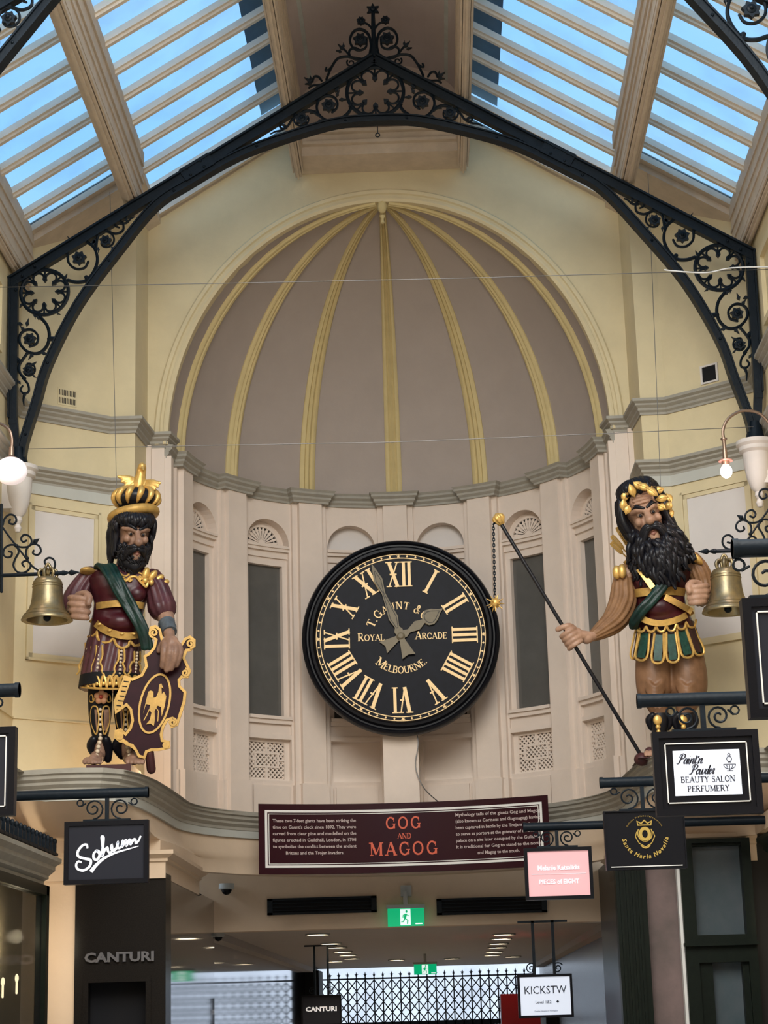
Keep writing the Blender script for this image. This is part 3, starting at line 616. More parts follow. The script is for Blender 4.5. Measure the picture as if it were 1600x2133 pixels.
point('bulb_light', g-Vector((0, .12, .03)), 5, (1, .78, .75), .05)
# ================================================================== BELLS AND BRACKETS
YB = 14.2
def bell(px, pyr, label):
    c = at(px, pyr, YB); k = .196
    root = thing('bronze_bell', label, 'bell', c, 'striking bells beside the statues')
    b = MB(); P = [(.80, .0), (.99, -.02), (1.0, .0), (.96, .10), (.84, .25), (.72, .42), (.645, .62), (.60, .9), (.585, 1.2), (.575, 1.42), (.57, 1.46), (.555, 1.52), (.47, 1.64), (.33, 1.70), (0, 1.74)]
    b.lathe([(r*k, z*k) for r, z in P]+[(0, 1.6*k), (.5*k, 1.5*k), (.55*k, .7*k), (.80*k, 0)], c, n=48)
    for z, r in ((1.40, .578), (1.30, .583), (.18, .905), (.33, .785)): b.tube([c+Vector((r*k*cos(2*pi*i/48), r*k*sin(2*pi*i/48), z*k)) for i in range(48)], .0035, n=6, closed=True)
    b.build('bell_body', 'bronze', root, smooth=50)
    b = MB()
    for a in range(6):
        t = 2*pi*a/6+.3; d = Vector((cos(t), sin(t), 0)); q = [c+d*(r*k)+Vector((0, 0, z*k)) for r, z in ((.30, 1.68), (.36, 1.86), (.28, 2.0), (.12, 2.0), (.06, 1.85))]; b.tube(spline(q, 4), .013, n=8)
    b.tube(spline([c+Vector(p) for p in ((-.02, 0, 1.7*k), (-.025, 0, 2.0*k), (0, 0, 2.25*k), (.025, 0, 2.0*k), (.02, 0, 1.7*k))], 5), .011, n=8)
    b.build('bell_crown', 'bronze', root, smooth=50)
    b = MB(); b.tube([c+Vector((0, 0, 1.4*k)), c+Vector((0, 0, .1*k))], .01, n=8); b.ball(c+Vector((0, 0, .1*k)), .03, 12, 8); b.build('clapper', 'iron', root)
    return c
cl_ = bell(98, 1292, 'bronze bell hanging from the left scroll bracket beside the crowned statue')
cr_ = bell(1517, 1274, 'bronze bell at the right hung beside the fist of the laurel wreathed statue')
def bracket(s_, label, pts, z0):
    root = thing('scroll_bracket', label, 'bracket', (s_*3.0, YB, z0))
    V = lambda p: at(p[0], p[1], YB)
    if s_ < 0: m = lambda x, y: V((x, y))
    else:
        def m(x, y):                          # same bracket, mirrored about the arcade axis
            v = at(x, y, YB); return Vector((-v.x, v.y, v.z))
    b = MB(); b.tube([m(3, 1232), m(3, 1052)], .013, n=6); b.build('wall_bar', 'iron', root)
    b = MB(); b.tube([m(3, 1199), m(60, 1196.5), m(132, 1193.5)], .015, n=8); b.lathe([(0, -.015), (.02, -.01), (.02, .01), (0, .015)], m(132, 1193.5), n=12, ax='X')
    a, e = m(130, 1193.6), m(166, 1192); d = e-a
    b.tube([a, a+d*.15, a+d*.35, a+d*.5, e], [.014, .018, .008, .024, .002], n=8, cap='flat'); b.build('arrow_bar', 'iron', root)
    b = MB(); cv = lambda P, r=.0085: b.tube(spline([m(*p) for p in P], 5), r, n=6)
    cv([(6, 1099), (20, 1119), (35, 1138), (52, 1160), (66, 1178), (80, 1188), (98, 1192), (110, 1187), (115, 1176), (111, 1165), (101, 1162), (93, 1169), (97, 1178), (104, 1177)])
    cv([(6, 1093), (10, 1080), (20, 1072), (31, 1075), (34, 1085), (28, 1092), (19, 1089), (21, 1083)])
    cv([(34, 1136), (22, 1135), (10, 1142), (7, 1154), (14, 1161), (23, 1159), (25, 1151), (19, 1149)])
    cv([(34, 1137), (39, 1150), (32, 1164), (28, 1178), (36, 1191), (50, 1193), (62, 1184), (63, 1174), (54, 1168), (46, 1173), (50, 1180)])
    cv([(34, 1137), (46, 1140), (60, 1138), (66, 1128), (61, 1117), (50, 1114), (44, 1122), (48, 1129), (55, 1126)])
    cv([(58, 1164), (54, 1152), (58, 1140), (70, 1133), (82, 1138), (85, 1149), (78, 1156), (69, 1153), (70, 1147)])
    b.build('scrolls', 'iron', root)
    b = MB(); a, e = m(60, 1138), m(82, 1122); d = e-a; b.tube([a, a+d*.45, a+d*.6, e], [.006, .008, .022, .002], n=6); b.ball(m(34, 1137), .016); b.ball(m(57, 1163), .014); b.build('leaf_bud', 'iron', root)
bracket(-1, 'black iron scroll bracket on the left wall that carries a bell', None, 5.2)
bracket(1, 'black iron scroll bracket on the right wall, partly behind the sign tube', None, 5.2)
# ================================================================== WIRES
def wire(label, pts, r, m_='wire', g=None):
    b = MB(); b.tube(pts, r, n=5); o = b.build('wire', m_); tag(o, label, 'wire', g); return o
p0, p1 = at(0, 598, 13.9), at(1600, 561, 13.9)
wire('thin wire stretched across the arcade level with the truss elbows', [p0+(p1-p0)*-.02, p0.lerp(p1, .3)-Vector((0, 0, .012)), p0.lerp(p1, .6)-Vector((0, 0, .015)), p1+(p1-p0)*.02], .003)
wire('thin wire stretched across the foot of the dome between the truss feet', [at(60, 935, 14.45), at(400, 926, 14.45)-Vector((0, 0, .01)), at(820, 917, 14.45)-Vector((0, 0, .015)), at(1260, 903, 14.45), at(1570, 889, 14.45)], .003)
wire('thin vertical wire that drops behind the crowned statue', [at(229, 400, 14.95), at(243, 1035, 14.95), at(245, 1200, 14.95)], .0028)
wire('thin vertical wire that drops behind the wreathed statue', [at(1350, 362, 14.95), at(1377, 1030, 14.95), at(1380, 1180, 14.95)], .0028)
wire('white cable tied to the upper cross wire at the right truss', spline([at(1385, 562, 13.88), at(1400, 564, 13.88), at(1470, 568, 13.88), at(1525, 558, 13.88), at(1610, 556, 13.88)], 5), .006, 'whitecable')
# ================================================================== CLOCK
YC = 17.25
cc = at(835, 1327, YC); cR = (at(1041, 1321, YC)-at(629, 1333, YC)).length/2
tilt = 0.0
ck = thing('wall_clock', 'huge round black clock with gilt roman numerals between the two statues', 'clock', cc)
CK = lambda a, b, t: Vector((cc.x+a, cc.y+t, cc.z+b))
b = MB(); k = cR
b.lathe([(0, -.12), (.97*k, -.12), (1.0*k, -.06), (1.0*k, .02), (.985*k, .05), (.965*k, .055), (.95*k, .035), (.935*k, .035), (.915*k, .06), (.89*k, .062), (.865*k, .04), (.855*k, .01), (0, .01)], cc, n=96, ax='Y')
b.build('case', 'black', ck, smooth=40)
M['dialblack'] = mat('black dial paint', (.006, .007, .013), .4, var=.4, vs=14, spec=.1)
b = MB(); b.lathe([(.857*k, .012), (0, .014)], cc, n=64, ax='Y'); b.build('dial', 'dialblack', ck)
b = MB()
for r0 in (.855, .815): 
    b.prism(arc(0, 0, r0*k, 0, 2*pi, 96)[:-1], CK, -.017, -.016) if False else None
    n = 96; vs = []
    for i in range(n):
        a = 2*pi*i/n
        for r_, t in ((r0*k-.004, -.013), (r0*k-.004, -.020), (r0*k+.004, -.020), (r0*k+.004, -.013)): vs.append(CK(r_*cos(a), r_*sin(a), t))
    b.add(vs, [(4*i+j, 4*i+(j+1) % 4, (4*i+4) % (4*n)+(j+1) % 4, (4*i+4) % (4*n)+j) for i in range(n) for j in range(4)])
for i in range(60):
    a = 2*pi*i/60; c = Vector((sin(a), cos(a)))*.835*k; s_ = .0125 if i % 5 else .021
    npt = 4 if i % 5 else 10
    P = [(c.x+s_*(1 if (j % 2 == 0) else (.78 if npt == 4 else .42))*sin(a+2*pi*j/npt), c.y+s_*(1 if (j % 2 == 0) else (.78 if npt == 4 else .42))*cos(a+2*pi*j/npt)) for j in range(npt)]
    b.prism(P, CK, -.020, -.013)
b.build('minute_ring', 'brightgold', ck)
# roman numerals: strokes in a box of height 1
def stroke(mb, f, a, b_, w, t0, t1, serif=0):
    a, b_ = Vector(a), Vector(b_); d = (b_-a).normalized(); n = Vector((-d.y, d.x))*w/2
    mb.prism([tuple(p) for p in (a+n, b_+n, b_-n, a-n)], f, t0, t1)
def num_I(x): return [((x, 0), (x, 1), .13)]
def roman(s, rot):
    # returns strokes (p,q,w) centred
    x = 0; out = []; ser = []
    W_ = {'I': .19, 'V': .52, 'X': .52}
    for chh in s:
        w_ = W_[chh]
        if chh == 'I': out.append(((x+w_/2, 0), (x+w_/2, 1), .105)); ser += [(x+w_/2, 0, .2), (x+w_/2, 1, .2)]
        if chh == 'V': out += [((x+.12, 1), (x+.28, 0), .125), ((x+.42, 1), (x+.28, 0), .045)]; ser += [(x+.12, 1, .24), (x+.42, 1, .18)]; out.append(((x+.3, .5), (x+.44, .5), .06))
        if chh == 'X': out += [((x+.1, 1), (x+.40, 0), .12), ((x+.40, 1), (x+.1, 0), .045)]; ser += [(x+.1, 1, .22), (x+.40, 1, .17), (x+.1, 0, .18), (x+.40, 0, .22)]; out.append(((x+.13, .5), (x+.37, .5), .06))
        x += w_+.0
    return out, ser, x
for h, s_ in enumerate(['XII', 'I', 'II', 'III', 'IIII', 'V', 'VI', 'VII', 'VIII', 'IX', 'X', 'XI']):
    st, se, wd = roman(s_, 0); a = 2*pi*h/12; H = .262*k; ri = .515*k
    b = MB()
    def f(x, z, t, a=a, wd=wd, H=H, ri=ri):
        X_ = (x-wd/2)*H*1.12; Z_ = ri+z*H
        return CK(X_*cos(a)+Z_*sin(a), -X_*sin(a)+Z_*cos(a), t)
    for i, (p, q, w_) in enumerate(st): stroke(b, f, p, q, w_, -.022-.0004*i, -.013)
    for x, z, w_ in se: b.prism([(x-w_/2, z-(.0 if z == 0 else .045)), (x+w_/2, z-(.0 if z == 0 else .045)), (x+w_/2, z+(.045 if z == 0 else 0)), (x-w_/2, z+(.045 if z == 0 else 0))], f, -.0235, -.013)
    b.build('numeral', 'brightgold', ck)
# ================================================================== LETTERING
# a small roman alphabet: strokes (points, width) in a cell of height 1; K = thick, k = thin; s = serif at stroke end
def _c(cx, cy, rx, ry, a0, a1, n=14): return [(cx+rx*cos(R(a0+(a1-a0)*i/n)), cy+ry*sin(R(a0+(a1-a0)*i/n))) for i in range(n+1)]
K_, k_ = .17, .07
GL = {
 'A': (.86, [([(.10, 0), (.43, 1)], k_), ([(.43, 1), (.76, 0)], K_), ([(.22, .33), (.64, .33)], k_)], [(.1, 0), (.76, 0)]),
 'B': (.74, [([(.16, 0), (.16, 1)], K_), ([(.16, .97), (.42, .97)]+_c(.42, .75, .16, .22, 90, -90)+[(.16, .53)], .1), ([(.16, .53), (.44, .53)]+_c(.44, .28, .19, .25, 90, -90)+[(.16, .03)], .11)], [(.16, 0), (.16, 1)]),
 'C': (.80, [(_c(.45, .5, .34, .46, 40, 320), .13), ([(.71, .62), (.71, .95)], .05)], []),
 'D': (.84, [([(.16, 0), (.16, 1)], K_), ([(.16, .97), (.38, .97)]+_c(.38, .5, .34, .47, 90, -90)+[(.16, .03)], .12)], [(.16, 0), (.16, 1)]),
 'E': (.70, [([(.16, 0), (.16, 1)], K_), ([(.1, .965), (.6, .965)], k_), ([(.16, .52), (.48, .52)], k_), ([(.1, .035), (.62, .035)], k_), ([(.6, .8), (.6, 1)], .05), ([(.62, 0), (.62, .22)], .05), ([(.48, .42), (.48, .62)], .05)], [(.16, 0), (.16, 1)]),
 'F': (.66, [([(.16, 0), (.16, 1)], K_), ([(.1, .965), (.6, .965)], k_), ([(.16, .52), (.48, .52)], k_), ([(.6, .78), (.6, 1)], .05), ([(.48, .42), (.48, .62)], .05)], [(.16, 0), (.16, 1)]),
 'G': (.86, [(_c(.45, .5, .34, .46, 40, 330), .13), ([(.71, .62), (.71, .95)], .05), ([(.74, .42), (.74, .05)], .14), ([(.56, .42), (.86, .42)], .06)], []),
 'L': (.66, [([(.16, 0), (.16, 1)], K_), ([(.1, .035), (.6, .035)], k_), ([(.6, 0), (.6, .25)], .05)], [(.16, 0), (.16, 1)]),
 'M': (1.02, [([(.14, 0), (.14, 1)], k_), ([(.14, 1), (.5, .1)], K_), ([(.5, .1), (.86, 1)], k_), ([(.86, 0), (.86, 1)], K_)], [(.14, 0), (.86, 0), (.1, 1), (.9, 1)]),
 'N': (.88, [([(.14, 0), (.14, 1)], k_), ([(.14, 1), (.74, 0)], K_), ([(.74, 0), (.74, 1)], k_)], [(.14, 0), (.1, 1), (.74, 1)]),
 'O': (.90, [(_c(.45, .5, .35, .46, 0, 360, 22), .13)], []),
 'P': (.70, [([(.16, 0), (.16, 1)], K_), ([(.16, .97), (.40, .97)]+_c(.40, .73, .19, .24, 90, -90)+[(.16, .49)], .1)], [(.16, 0), (.16, 1)]),
 'R': (.80, [([(.16, 0), (.16, 1)], K_), ([(.16, .97), (.40, .97)]+_c(.40, .74, .19, .23, 90, -90)+[(.16, .51)], .1), ([(.38, .5), (.68, .02)], .15)], [(.16, 0), (.16, 1), (.7, 0)]),
 'S': (.62, [([(.52, .82)]+_c(.31, .74, .21, .23, 50, 250)+[(.31, .5)]+_c(.31, .27, .22, .24, 80, -130), .12), ([(.52, .75), (.52, 1)], .05), ([(.1, 0), (.1, .25)], .05)], []),
 'T': (.76, [([(.38, 0), (.38, 1)], K_), ([(.06, .965), (.70, .965)], k_), ([(.06, .76), (.06, 1)], .05), ([(.70, .76), (.70, 1)], .05)], [(.38, 0)]),
 'U': (.86, [([(.16, 1), (.16, .35)]+_c(.43, .32, .27, .30, 180, 360)+[(.70, 1)], .12)], [(.16, 1), (.70, 1)]),
 'Y': (.80, [([(.12, 1), (.40, .5)], K_), ([(.68, 1), (.40, .5)], k_), ([(.40, .5), (.40, 0)], K_)], [(.12, 1), (.68, 1), (.40, 0)]),
 '&': (.80, [([(.70, .1), (.25, .7)]+_c(.36, .8, .13, .16, 200, -20)+[(.2, .42)]+_c(.33, .25, .24, .24, 120, 300)+[(.66, .45)], .11)], []),
 '.': (.24, [([(.1, 0), (.1, .12)], .13)], []), ' ': (.4, [], []), "'": (.2, [([(.1, .75), (.1, 1)], .1)], [])}
def ribbon(mb, pts, w, f, t0, t1):
    P = [Vector(p) for p in pts]; L_ = []; R_ = []; n = len(P)
    ww = w if hasattr(w, '__len__') else [w]*n
    cl = (P[0]-P[-1]).length < 1e-6
    for i in range(n):
        a = P[i]-P[i-1] if i else (P[-1]-P[-2] if cl else P[1]-P[0]); b_ = P[i+1]-P[i] if i < n-1 else (P[1]-P[0] if cl else P[i]-P[i-1])
        if a.length < 1e-9: a = b_
        if b_.length < 1e-9: b_ = a
        t = (a.normalized()+b_.normalized()); t = t.normalized() if t.length > .01 else a.normalized(); m_ = Vector((-t.y, t.x)); k = min(1.6, 1/max(.4, m_.dot(Vector((-a.y, a.x)).normalized())))
        L_.append(P[i]+m_*ww[i]/2*k); R_.append(P[i]-m_*ww[i]/2*k)
    vs = []
    for a, b_ in zip(L_, R_): vs += [f(a.x, a.y, t0), f(b_.x, b_.y, t0), f(b_.x, b_.y, t1), f(a.x, a.y, t1)]
    mb.add(vs, [(4*i+j, 4*i+(j+1) % 4, 4*i+4+(j+1) % 4, 4*i+4+j) for i in range(n-1) for j in range(4)]+[(0, 1, 2, 3), (4*n-1, 4*n-2, 4*n-3, 4*n-4)])
def width(s, caps=1.): return sum(GL[c.upper()][0]*(1 if c.isupper() or not c.isalpha() else caps) for c in s)
def serif_text(mb, s, f, h, t0, t1, caps=1., centre=True, place=None, sp=0.):
    """place(u): optional (origin, angle) along a curve; f maps (a,b,t) to space"""
    wd = width(s, caps)*h+sp*len(s); u = -wd/2 if centre else 0
    for c in s:
        k = (1 if c.isupper() or not c.isalpha() else caps)*h; w_, st, se = GL[c.upper()]
        if place:
            (ox, oz), an = place(u+w_*k/2); ca, sa = cos(an), sin(an)
            g_ = lambda a, b_, t, ox=ox, oz=oz, ca=ca, sa=sa, hw=w_*k/2: f(ox+(a-hw)*ca-b_*sa, oz+(a-hw)*sa+b_*ca, t)
        else: g_ = lambda a, b_, t, u=u: f(u+a, b_, t)
        i = 0
        for pts, w2 in st:
            ribbon(mb, [(a*k, b_*k) for a, b_ in pts], w2*k, g_, t0+(t1-t0)*.04*i, t1); i += 1
        for x, z in se:
            zz = (z if z == 0 else 1-.07)*k; ribbon(mb, [((x-.14)*k, zz+.035*k), ((x+.14)*k, zz+.035*k)], .07*k, g_, t0+(t1-t0)*.3, t1)
        u += w_*k+sp
_font = None
def ftext(s, h, mapf, depth=.002, shear=0., bold=0., align='CENTER', sp=1.):
    """built-in font text as an MB, h = cap height; mapf(a,b,t)"""
    cu = bpy.data.curves.new('t', 'FONT'); cu.body = s; cu.size = h/.72; cu.align_x = align; cu.shear = shear; cu.offset = bold; cu.extrude = depth/2; cu.space_character = sp; cu.resolution_u = 2
    o = bpy.data.objects.new('t', cu); C.objects.link(o); dg = bpy.context.evaluated_depsgraph_get(); me = bpy.data.meshes.new_from_object(o.evaluated_get(dg))
    mb = MB(); mb.v = [mapf(v.co.x, v.co.y, -v.co.z) for v in me.vertices]; mb.f = [list(p.vertices) for p in me.polygons]
    bpy.data.objects.remove(o); bpy.data.curves.remove(cu); bpy.data.meshes.remove(me); return mb
def join(a, b_): o = len(a.v); a.v += b_.v; a.f += [[i+o for i in q] for q in b_.f]; return a
# ---- words on the dial
b = MB(); F = lambda a, z, t: CK(a, z, t)
serif_text(b, 'Royal', lambda a, z, t: CK(a-.30*k, z-.03, t), .082*k, -.021, -.013, .78)
serif_text(b, 'Arcade', lambda a, z, t: CK(a+.305*k, z-.03, t), .082*k, -.021, -.013, .78)
def up(r): return lambda u: ((r*sin(u/r), r*cos(u/r)), -u/r)
def dn(r): return lambda u: ((r*sin(u/r), -r*cos(u/r)), u/r)
serif_text(b, 'T.Gaunt &Co', F, .088*k, -.021, -.013, .85, place=up(.285*k), sp=.004*k)
serif_text(b, 'Melbourne.', F, .088*k, -.021, -.013, .8, place=dn(.375*k), sp=.004*k)
b.build('lettering', 'brightgold', ck)
M['hand'] = mat('bronze grey clock hand', (.24, .20, .13), .5, var=.15, vs=20); M['handline'] = mat('dark hand outline', (.04, .035, .03), .5)
def hand(name, ang, outl, t0, inner):
    ca, sa = cos(ang), sin(ang); f = lambda a, b_, t: CK(a*ca+b_*sa, -a*sa+b_*ca, t)
    P = [(x*k, z*k) for x, z in outl]; P = P+[(-x, z) for x, z in reversed(P)]
    m_ = MB(); m_.prism(P, f, t0-.012, t0); o = m_.build(name, 'hand', ck)
    m_ = MB(); q = [(x*k, z*k) for x, z in inner]; q = q+[(-x, z) for x, z in reversed(q)]; ribbon(m_, q+[q[0]], .006, f, t0-.014, t0-.011); m_.build('inlay_line', 'handline', o)
hand('minute_hand', atan2(778-835, 1327-1170), [(.003, .80), (.012, .77), (.045, .62), (.018, .47), (.03, .34), (.05, .20), (.022, .10), (.045, .06), (.03, 0), (.028, -.05), (.07, -.225), (0, -.205)], -.045, [(.004, .72), (.026, .61), (.004, .48), (.018, .32), (.032, .2), (.008, .09)])
hand('hour_hand', atan2(923-835, 1327-1272), [(.0, .52), (.02, .47), (.065, .41), (.085, .35), (.065, .30), (.022, .28), (.05, .20), (.02, .1), (.04, .05), (.03, 0), (.03, -.05), (.07, -.21), (0, -.185)], -.03, [(0, .47), (.05, .39), (.062, .35), (.045, .315), (.012, .3)])
b = MB(); b.lathe([(0, .07), (.02, .07), (.036, .055), (.04, .045)], cc, n=24, ax='Y'); b.build('hub', 'hand', ck)
# support of the clock
b = MB(); b.b(-.16, .16, 17.36, 17.9, 3.45, 4.3); struct(b.build('trim_clock_pier', 'pink'))
b = MB(); q = [Vector((.14, 17.34, 4.2)), Vector((.16, 17.33, 4.0)), Vector((.13, 17.33, 3.8)), Vector((.2, 17.33, 3.6)), Vector((.36, 17.4, 3.45))]; b.tube(spline(q, 5), .005, n=5)
tag(b.build('cable', 'wire'), 'thin loose cable trailing down the wall below the clock', 'cable')
# ================================================================== PLAQUE
M.update(maroonsign=mat('maroon sign paint', (.028, .006, .010), .22, spec=.12), signwhite=mat('white sign line', (.72, .70, .66), .5), signtext=mat('pale pink sign text', (.50, .40, .38), .5), signred=mat('vermilion sign lettering', (.62, .10, .045), .4),
 signblack=mat('black sign paint', (.006, .006, .008), .35, spec=.12), signgrey=mat('charcoal sign face', (.020, .021, .028), .35, spec=.12), litwhite=mat('backlit white face', (.7, .75, .85), .4, emit=.42, ecol=(.8, .86, 1)), litpink=mat('backlit pink face', (.75, .42, .44), .4, emit=.2, ecol=(1, .50, .52)),
 ink=mat('black print', (.02, .02, .03), .5), whiteprint=mat('white print', (.85, .87, .92), .4, emit=.25), goldprint=mat('gold print', (.42, .28, .06), .4), exitgreen=mat('green exit light', (.0, .35, .12), .4, emit=.75, ecol=(0, .42, .17)), exitwhite=mat('white exit light', (.8, .9, .9), .4, emit=.8),
 fixture=mat('pale fixture plastic', (.45, .47, .46), .5), downlight=mat('lit downlight', (1, .85, .6), .4, emit=12, ecol=(1, .80, .55)))
pa, pb = at(538, 1675, 16.85), at(1141, 1655, 16.85); pl0, pm = at(538, 1822, 16.85), at(838, 1672, 17.12)
pw = (pb.x-pa.x); ph = pa.z-pl0.z; pcx = (pa.x+pb.x)/2; pz = (pa.z+pb.z)/2-ph/2; sag = .27
def PQ(a, b_, t): 
    s_ = 1-(2*a/pw)**2; return Vector((pcx+a, 16.85+sag*s_+t, pz+b_))
pq = thing('information_plaque', 'wide curved maroon plaque with red title and pale text below the clock', 'sign', PQ(0, -ph/2, 0))
b = MB(lambda p: PQ(p.x, p.z, p.y)); b.bn(-pw/2, pw/2, 0, .05, -ph/2, ph/2, 24); b.build('board', 'maroonsign', pq)
b = MB(lambda p: PQ(p.x, p.z, p.y)); e = .045
for o_, w_ in ((.055, .02), (.085, .006)):
    b.bn(-pw/2+o_, pw/2-o_, -.006, .004, ph/2-o_-w_, ph/2-o_, 24); b.bn(-pw/2+o_, pw/2-o_, -.006, .004, -ph/2+o_, -ph/2+o_+w_, 24)
    b.bn(-pw/2+o_, -pw/2+o_+w_, -.006, .004, -ph/2+o_, ph/2-o_, 1); b.bn(pw/2-o_-w_, pw/2-o_, -.006, .004, -ph/2+o_, ph/2-o_, 1)
b.build('border_line', 'signwhite', pq)
b = MB()
serif_text(b, 'GOG', lambda a, z, t: PQ(a, z+.075, t), .105, -.006, .002, sp=.018)
serif_text(b, 'AND', lambda a, z, t: PQ(a, z-.012, t), .048, -.006, .002)
serif_text(b, 'MAGOG', lambda a, z, t: PQ(a, z-.155, t), .115, -.006, .002, sp=.02)
b.build('title', 'signred', pq)
tl = ['These two 7-feet giants have been striking the', "time on Gaunt's clock since 1892. They were", 'carved from clear pine and modelled on the', 'figures erected in Guildhall, London, in 1708', 'to symbolise the conflict between the ancient', 'Britons and the Trojan invaders.']
tr = ['Mythology tells of the giants Gog and Magog', '(also known as Corineus and Gogmagog) having', 'been captured in battle by the Trojans and made', 'to serve as porters at the gateway of an ancient', 'palace on a site later occupied by the Guildhall.', 'It is traditional for Gog to stand to the north', 'and Magog to the south.']
b = MB()
for L_, x, z0, dz, wmax in ((tl, -.31*pw, .145, .056, .285), (tr, .325*pw, .165, .056, .29)):
    for i, s_ in enumerate(L_):
        m_ = ftext(s_, .026, lambda a, z, t: Vector((a, z, t)), .003, bold=.0006); wd = max(v.x for v in m_.v)-min(v.x for v in m_.v); full = wmax*pw*(1 if len(s_) > 36 else len(s_)/46)
        q = full/wd; m_.v = [PQ(x+v.x*q, z0-i*dz+v.y*1.1, -.004+v.z) for v in m_.v]; join(b, m_)
b.build('text', 'signtext', pq)
# ================================================================== HANGING SIGNS
def hang_sign(name, label, x0, y0, x1, y1, Y, bar, face, frame_w=.035, line=None, wallside=1, th=.06, scroll=True):
    a, c = at(x0, y0, Y), at(x1, y1, Y); cx, cz, w_, h_ = (a.x+c.x)/2, (a.z+c.z)/2, abs(c.x-a.x), abs(a.z-c.z)
    root = thing(name, label, 'sign', (cx, Y, cz-h_/2))
    m_ = MB(); hw, hh = w_/2, h_/2
    m_.b(cx-hw, cx+hw, Y, Y+th, cz+hh-frame_w, cz+hh); m_.b(cx-hw, cx+hw, Y, Y+th, cz-hh, cz-hh+frame_w)
    m_.b(cx-hw, cx-hw+frame_w, Y, Y+th, cz-hh+frame_w, cz+hh-frame_w); m_.b(cx+hw-frame_w, cx+hw, Y, Y+th, cz-hh+frame_w, cz+hh-frame_w); m_.b(cx-hw+.01, cx+hw-.01, Y+.03, Y+th-.01, cz-hh+.01, cz+hh-.01)
    m_.build('frame', 'signblack', root)
    m_ = MB(); m_.b(cx-hw+frame_w, cx+hw-frame_w, Y+.012, Y+.03, cz-hh+frame_w, cz+hh-frame_w); m_.build('face', face, root)
    if line:
        m_ = MB(); o_ = line[0]; l_ = .005
        for q in ((-hw+o_, hw-o_, hh-o_-l_, hh-o_), (-hw+o_, hw-o_, -hh+o_, -hh+o_+l_), (-hw+o_, -hw+o_+l_, -hh+o_, hh-o_), (hw-o_-l_, hw-o_, -hh+o_, hh-o_)): m_.b(cx+q[0], cx+q[1], Y+.004, Y+.014, cz+q[2], cz+q[3])
        m_.build('border_line', line[1], root)
    if bar:
        bx, bz, far = bar; r = .032; ym = Y+th/2
        m_ = MB(); m_.tube([(bx, ym, bz), (far, ym, bz)], r, n=20, cap='flat'); m_.tube([(bx, ym, bz), (bx+(.02 if far > bx else -.02), ym, bz)], r*1.12, n=20, cap='flat'); m_.build('bar', 'iron', root)
        m_ = MB(); zt = cz+hh; gap = bz-r-zt
        m_.b(cx-.012, cx+.012, ym-.012, ym+.012, zt, bz-r+.005); m_.b(cx-.15, cx+.15, ym-.02, ym+.02, zt-.003, zt+.012)
        if scroll and gap > .05:
            for s_ in (-1, 1):
                rr = min(gap*.46, .07); c0 = Vector((cx+s_*(rr+.02), ym, zt+.014+rr))
                P = [c0+Vector((s_*-1*(rr*(1-.8*i/26))*cos(-1.57+2*pi*1.6*i/26), 0, (rr*(1-.8*i/26))*sin(-1.57+2*pi*1.6*i/26))) for i in range(27)]
                m_.tube(P, .006, n=6)
                c1 = Vector((cx+s_*(2*rr+.04), ym, bz-r-.025)); m_.tube([c1+Vector((.02*cos(2*pi*i/10), 0, .02*sin(2*pi*i/10))) for i in range(10)], .005, n=6, closed=True)
                m_.tube([c0+Vector((s_*rr*.8, 0, rr*.5)), c1+Vector((-s_*.01, 0, -.02))], .005, n=6)
        m_.build('scroll_hanger', 'iron', root)
    return root, (lambda a_, b_, t: Vector((cx+a_, Y+.010+t, cz+b_))), w_, h_
WX = 2.95
z_ = at(200, 1652, 12.2).z
r1, f1, w1, h1 = hang_sign('hanging_sign', 'black hanging sign with white handwritten script and underline at the left', 134, 1712, 308, 1838, 12.2, (at(308, 1650, 12.2).x, z_, -WX), 'signgrey', .028)
m_ = MB(); S1 = lambda pts, w_: ribbon(m_, spline([Vector(((x-620)/480*w1*.93, (555-y)/345*h1*.93)) for x, y in pts], 6), [w_*(.5+.5*sin(pi*min(1, .15+i/(6*len(pts)-6)*.75))) for i in range(6*(len(pts)-1)+1)], f1, -.004, .001)
for pts in ([(505, 530), (500, 508), (475, 512), (447, 545), (450, 575), (490, 590), (525, 600), (520, 635), (485, 658), (448, 650), (437, 625), (450, 605), (470, 612)],
            [(565, 545), (545, 560), (545, 590), (565, 597), (580, 575), (575, 550), (560, 545), (580, 558), (600, 545)],
            [(600, 545), (595, 500), (592, 465), (603, 470), (600, 520), (597, 575), (610, 545), (628, 530), (632, 550), (645, 560), (660, 545)],
            [(660, 545), (655, 515), (652, 535), (665, 548), (685, 530), (692, 498), (690, 525), (700, 535), (715, 522)],
            [(715, 522), (722, 490), (720, 525), (738, 490), (745, 500), (744, 520), (762, 488), (772, 495), (770, 512), (790, 485), (800, 490), (802, 508), (818, 495), (832, 465)]): S1(pts, .016)
ribbon(m_, spline([Vector(((x-620)/480*w1*.93, (555-y)/345*h1*.93)) for x, y in ((528, 668), (560, 630), (610, 590), (680, 560), (760, 540), (820, 525))], 6), [.024-.020*i/30 for i in range(31)], f1, -.004, .001)
m_.build('lettering', 'whiteprint', r1)
r2, f2, w2, h2 = hang_sign('hanging_sign', 'large black framed beauty salon and perfumery sign in front of the right statue', 1358, 1525, 1592, 1693, 9.0, (at(1328, 1456, 9).x, at(1400, 1456, 9).z, WX), 'signblack', .03, line=(.055, 'signwhite'))
m_ = MB(); m_.prism([(-.155, -.105), (.155, -.105), (.155, .105), (-.155, .105)], f2, -.002, .004); m_.build('white_panel', 'litwhite', r2)
m_ = MB(); serif_text(m_, 'BEAUTY SALON', lambda a, z, t: f2(a, z-.045, t), .028, -.006, -.001); serif_text(m_, 'PERFUMERY', lambda a, z, t: f2(a, z-.088, t), .028, -.006, -.001)

